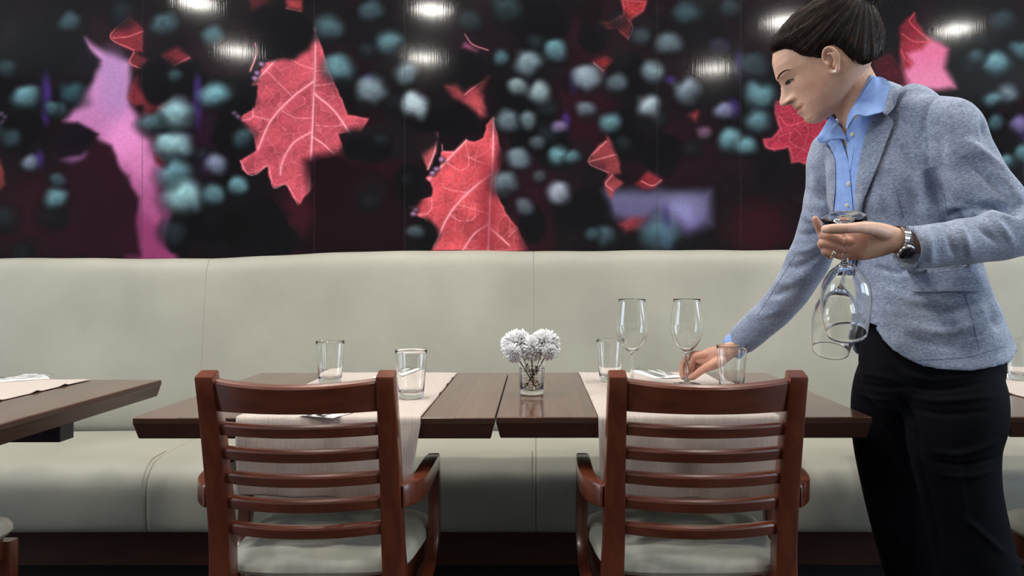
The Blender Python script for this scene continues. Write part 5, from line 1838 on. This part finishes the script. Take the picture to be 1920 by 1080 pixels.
BVHB = bvh_of((BV, BF))
M_eye = m_plain('eye_white', srgb(214, 204, 198), .15)
M_iris = m_plain('dark_iris', srgb(30, 20, 16), .12)
M_lash = m_plain('dark_lashes', srgb(28, 18, 15), .6)
M_brow = m_plain('brown_brow_hair', srgb(108, 78, 62), .9, spec=.1)
for s in (1, -1):
    eye = thing_eye = None
    # almond between the lids
    top = [(.0990, .0090), (.0955, .0140), (.0905, .0148), (.0840, .0112)]
    bot = [(.0990, .0086), (.0955, .0070), (.0905, .0070), (.0840, .0104)]
    a_, b2 = spline(top, 16), spline(bot, 16)
    vs = []
    for i in range(16):
        for j in range(6):
            p = a_[i] * (1 - j / 5) + b2[i] * j / 5
            vs.append(side(p[0], p[1], s, .0010))
    fs = [(i * 6 + j, i * 6 + j + 1, (i + 1) * 6 + j + 1, (i + 1) * 6 + j) for i in range(15) for j in range(5)]
    e = mesh_obj('eye', vs, fs, M_eye, person)
    so = e.modifiers.new('th', 'SOLIDIFY'); so.thickness = .001
    vs = []
    for i in range(5, 14):
        for j in range(6):
            p = (a_[i - 3] * (1 - j / 5) + b2[i - 3] * j / 5)
            vs.append(side(p[0], p[1], s, .0018))
    fs = [(i * 6 + j, i * 6 + j + 1, (i + 1) * 6 + j + 1, (i + 1) * 6 + j) for i in range(8) for j in range(5)]
    ir = mesh_obj('iris', vs, fs, M_iris, e)
    so = ir.modifiers.new('th', 'SOLIDIFY'); so.thickness = .0006
    lash = [side(f, u, s, .0022) for f, u in spline([(.1000, .0088), (.0960, .0138), (.0910, .0147), (.0840, .0112), (.0810, .0096)], 18)]
    vs, fs = tube(lash, list(np.interp(np.linspace(0, 1, 18), [0, .3, .8, 1], [.0006, .0011, .0014, .0006])), 8)
    mesh_obj('eyelashes', vs, fs, M_lash, person)
    bw = [side(f, u, s, .0010) for f, u in spline([(.1070, .0300), (.1010, .0335), (.0930, .0350), (.0850, .0335), (.0780, .0290)], 24)]
    vs, fs = tube(bw, list(np.interp(np.linspace(0, 1, 24), [0, .25, .7, 1], [.0018, .0027, .0020, .0007])), 8, ry=list(np.interp(np.linspace(0, 1, 24), [0, .25, .7, 1], [.0010, .0012, .001, .0004])))
    mesh_obj('eyebrow', vs, fs, M_brow, person)

HAIRLINE = [(q[0] + .004, q[1]) for q in [(.112, .084), (.094, .081), (.080, .0775), (.066, .0715), (.056, .060), (.050, .047), (.042, .034), (.034, .0265), (.0235, .0185), (.016, .008), (.0115, .002), (.009, .016), (.003, .026), (-.008, .027), (-.016, .022), (-.0215, .012),
            (-.0255, -.002), (-.030, -.020), (-.032, -.036), (-.040, -.049), (-.052, -.055), (-.066, -.055), (-.16, -.055), (-.18, .2), (.112, .2)]]


def in_hair(f, u):
    p = np.asarray(HAIRLINE)
    d = np.full(f.shape, 9.0); ins = np.zeros(f.shape, bool)
    for (xa, ya), (xb, yb) in zip(p, np.roll(p, -1, 0)):
        ex, ey = xb - xa, yb - ya
        t = np.clip(((f - xa) * ex + (u - ya) * ey) / (ex * ex + ey * ey + 1e-12), 0, 1)
        d = np.minimum(d, np.hypot(f - xa - t * ex, u - ya - t * ey))
        c = ((ya > u) != (yb > u)) & (f < (xb - xa) * (u - ya) / (yb - ya + 1e-12) + xa)
        ins ^= c
    return np.where(ins, d, -d)


def hair_shell():
    nu_, nt_ = 150, 220
    o = np.argsort(HEAD[:, 0]); T = HEAD[o]
    vs = []
    BUN = np.array((-.118, .088))
    us = np.linspace(-.066, .1175, nu_)
    for u in us:
        ff, fb, w = [np.interp(u, T[:, 0], T[:, k]) for k in (1, 2, 3)]
        if u < -.03:
            fb = np.interp(u, [-.066, -.045, -.03], [-.060, -.078, -.092])
        cf = ff * .45 + fb * .55
        for j in range(nt_):
            a = 2 * PI * j / nt_
            c, s = math.cos(a), math.sin(a)
            pw = 2 / 2.25
            c_ = math.copysign(abs(c) ** pw, c); s_ = math.copysign(abs(s) ** pw, s)
            f = cf + (ff - cf) * c_ if c >= 0 else cf + (cf - fb) * c_
            vs.append((f, u, w * s_, c, s))
    A = np.array(vs)
    m_ = in_hair(A[:, 0], A[:, 1])
    k = np.clip((m_ + .004) / .022, 0, 1); k = k * k * (3 - 2 * k)
    # combed-back locks: ridges that run towards the bun
    ang = np.arctan2(A[:, 1] - BUN[1], A[:, 0] - BUN[0])
    ph = ang * 34 + A[:, 2] * 60
    lock = .0011 * np.sin(ph) + .0007 * np.sin(ph * 2.3 + 1.3) + .0005 * np.sin(ph * 5.1)
    thick = (.0085 + .004 * np.clip((A[:, 1] - .03) / .07, 0, 1) + .004 * np.clip(-A[:, 0] / .1, 0, 1)) + lock
    off = -(.004 + .030 * ((A[:, 1] < -.025) & (A[:, 0] < .02))) * (1 - k) + thick * k
    ctr = np.array((-.01, .03))
    nf, nuu, ny = A[:, 0] - ctr[0], (A[:, 1] - ctr[1]) * .9, A[:, 2] * 1.4
    L = np.sqrt(nf**2 + nuu**2 + ny**2) + 1e-9
    f, u, y = A[:, 0] + nf / L * off, A[:, 1] + nuu / L * off, A[:, 2] + ny / L * off
    W = np.array(HO) + np.outer(f, HF) + np.outer(u, HU) + np.outer(y, HL)
    F = []
    for i in range(nu_ - 1):
        for j in range(nt_):
            F.append((i * nt_ + j, i * nt_ + (j + 1) % nt_, (i + 1) * nt_ + (j + 1) % nt_, (i + 1) * nt_ + j))
    top = len(W); W = np.vstack([W, W[(nu_ - 1) * nt_:].mean(0) + np.array(HU) * .002]); 
    F = [tuple(q) for q in F] + [((nu_ - 1) * nt_ + j, (nu_ - 1) * nt_ + (j + 1) % nt_, top) for j in range(nt_)]
    return W, F


m, nt, b = mat_new('dark_brown_hair')
v = coords(nt, 'Object', (1, 1, 1))
n = nd(nt, 'ShaderNodeTexNoise', Scale=70.0, Detail=4); lk(nt, v, n.inputs['Vector'])
lk(nt, ramp(nt, n.outputs['Fac'], [(.3, srgb(20, 14, 12)), (.55, srgb(36, 24, 19)), (.75, srgb(70, 44, 30))]), b.inputs['Base Color'])
b.inputs['Roughness'].default_value = .45; b.inputs['Specular IOR Level'].default_value = .22
M_hair = m
HW, HFc = hair_shell()
hair = mesh_obj('hair', HW, HFc, M_hair, person)
BVHH = bvh_of((HW, HFc))
BUNC = hp(-.128, .090, .0)
cv = bpy.data.curves.new('hair_strands', 'CURVE'); cv.dimensions = '3D'
cv.bevel_depth = .00036; cv.bevel_resolution = 0
rh = random.Random(4)


def poly_spline(pts, rad):
    sp = cv.splines.new('POLY'); sp.points.add(len(pts) - 1)
    for q, p, r in zip(sp.points, pts, rad):
        q.co = (*p, 1); q.radius = r


HC = hp(-.015, .03, 0)
roots = spline([(.094, .0825), (.080, .0785), (.066, .0725), (.056, .061), (.050, .048), (.042, .035), (.034, .028), (.0235, .020), (.012, .026), (-.008, .029), (-.019, .018), (-.026, -.005), (-.032, -.036), (-.044, -.050), (-.066, -.052)], 400)
for k in range(3600):
    s = rh.choice((1, 1, -1))
    r = roots[rh.randrange(400)]
    f0, u0 = r[0] - abs(rh.gauss(0, .006)), r[1] + abs(rh.gauss(0, .005))
    if rh.random() < .35:
        f0, u0 = rh.uniform(-.09, .08), rh.uniform(-.03, .112)
    if in_hair(np.array([f0]), np.array([u0]))[0] < -.001:
        continue
    o_ = hp(f0, u0, s * .2)
    hit, nrm, _, _ = BVHH.ray_cast(o_, -HL * s)
    if hit is None:
        continue
    d0 = (hit - HC).normalized(); d1 = (BUNC + HL * rh.uniform(-.012, .012) + HU * rh.uniform(-.012, .012) - HC).normalized()
    nn = 14
    tmax = rh.uniform(.45, 1.0)
    pts = []
    wob = rh.uniform(-.05, .05)
    for q in range(nn):
        t = q / (nn - 1) * tmax
        dv = (d0 * (1 - t) + d1 * t + HL * (wob * math.sin(t * PI))).normalized()
        h2, n2_, _, _ = BVHH.ray_cast(HC + dv * .3, -dv)
        if h2 is None:
            break
        pts.append(h2 + dv * (.0004 + .0011 * rh.random()))
    if len(pts) > 4:
        L = len(pts)
        poly_spline(pts, [.5 + .9 * math.sin(PI * min(1, (i + 1) / L)) for i in range(L)])
# loose messy bun
for k in range(320):
    ax = Vector((rh.gauss(0, 1), rh.gauss(0, 1), rh.gauss(0, 1))).normalized()
    u_ = ax.orthogonal().normalized(); w_ = ax.cross(u_)
    R = rh.uniform(.018, .036); ph = rh.uniform(0, 6.28); ln = rh.uniform(2.0, 4.5)
    cc2 = BUNC + Vector((rh.gauss(0, .004), rh.gauss(0, .004), rh.gauss(0, .004)))
    pts = [cc2 + (u_ * math.cos(ph + ln * q / 15) + w_ * math.sin(ph + ln * q / 15)) * R for q in range(16)]
    poly_spline(pts, [1.1] * 16)
for k in range(26):                                       # fly-aways
    a0 = BUNC + Vector((rh.gauss(.01, .012), rh.gauss(0, .012), rh.gauss(0, .008)))
    dr = Vector((rh.uniform(.2, 1), rh.uniform(-.4, .4), rh.uniform(-.7, .3)))
    pts = [a0 + dr * (.055 * q / 9) + Vector((0, 0, -.02 * (q / 9) ** 2 + .01 * math.sin(q / 9 * 3))) for q in range(10)]
    poly_spline(pts, [.6 - .04 * q for q in range(10)])
so = bpy.data.objects.new('tmp', cv); COL.objects.link(so)
sm = bpy.data.meshes.new_from_object(so.evaluated_get(bpy.context.evaluated_depsgraph_get()))
bpy.data.objects.remove(so)
sm.shade_smooth()
mesh_link('hair_strands', sm, M_hair, hair)
bmv, bmf = tube([BUNC - HU * .028 + HF * .01, BUNC - HU * .012, BUNC + HU * .006, BUNC + HU * .026 - HF * .006], [.020, .030, .030, .014], 20, nsub=14, dome=True)
bv_ = np.array([tuple(p) for p in bmv]); rel = bv_ - np.array(BUNC)
aa = np.arctan2(rel @ np.array(HL), rel @ np.array(HF)); zz = rel @ np.array(HU)
bv_ = np.array(BUNC) + rel * (1 + .09 * np.sin(aa * 5 + zz * 160) + .05 * np.sin(aa * 11 - zz * 90))[:, None]
mesh_obj('hair_bun', bv_, bmf, M_hair, hair)

# ------------------------------------------------------------------ the two glasses carried upside down
g1 = Pv(1583, 409, 1.4105)
g1r = Pv(1587, 608, 1.500)
wine_glass('upside-down wine glass hanging from the woman\'s hand, nearer the camera, higher one', g1, g1r - g1)
g2 = Pv(1590, 462, 1.566)
wine_glass('upside-down wine glass hanging lower and behind the other one in the woman\'s hand', g2, Pv(1556, 664, 1.668) - g2)
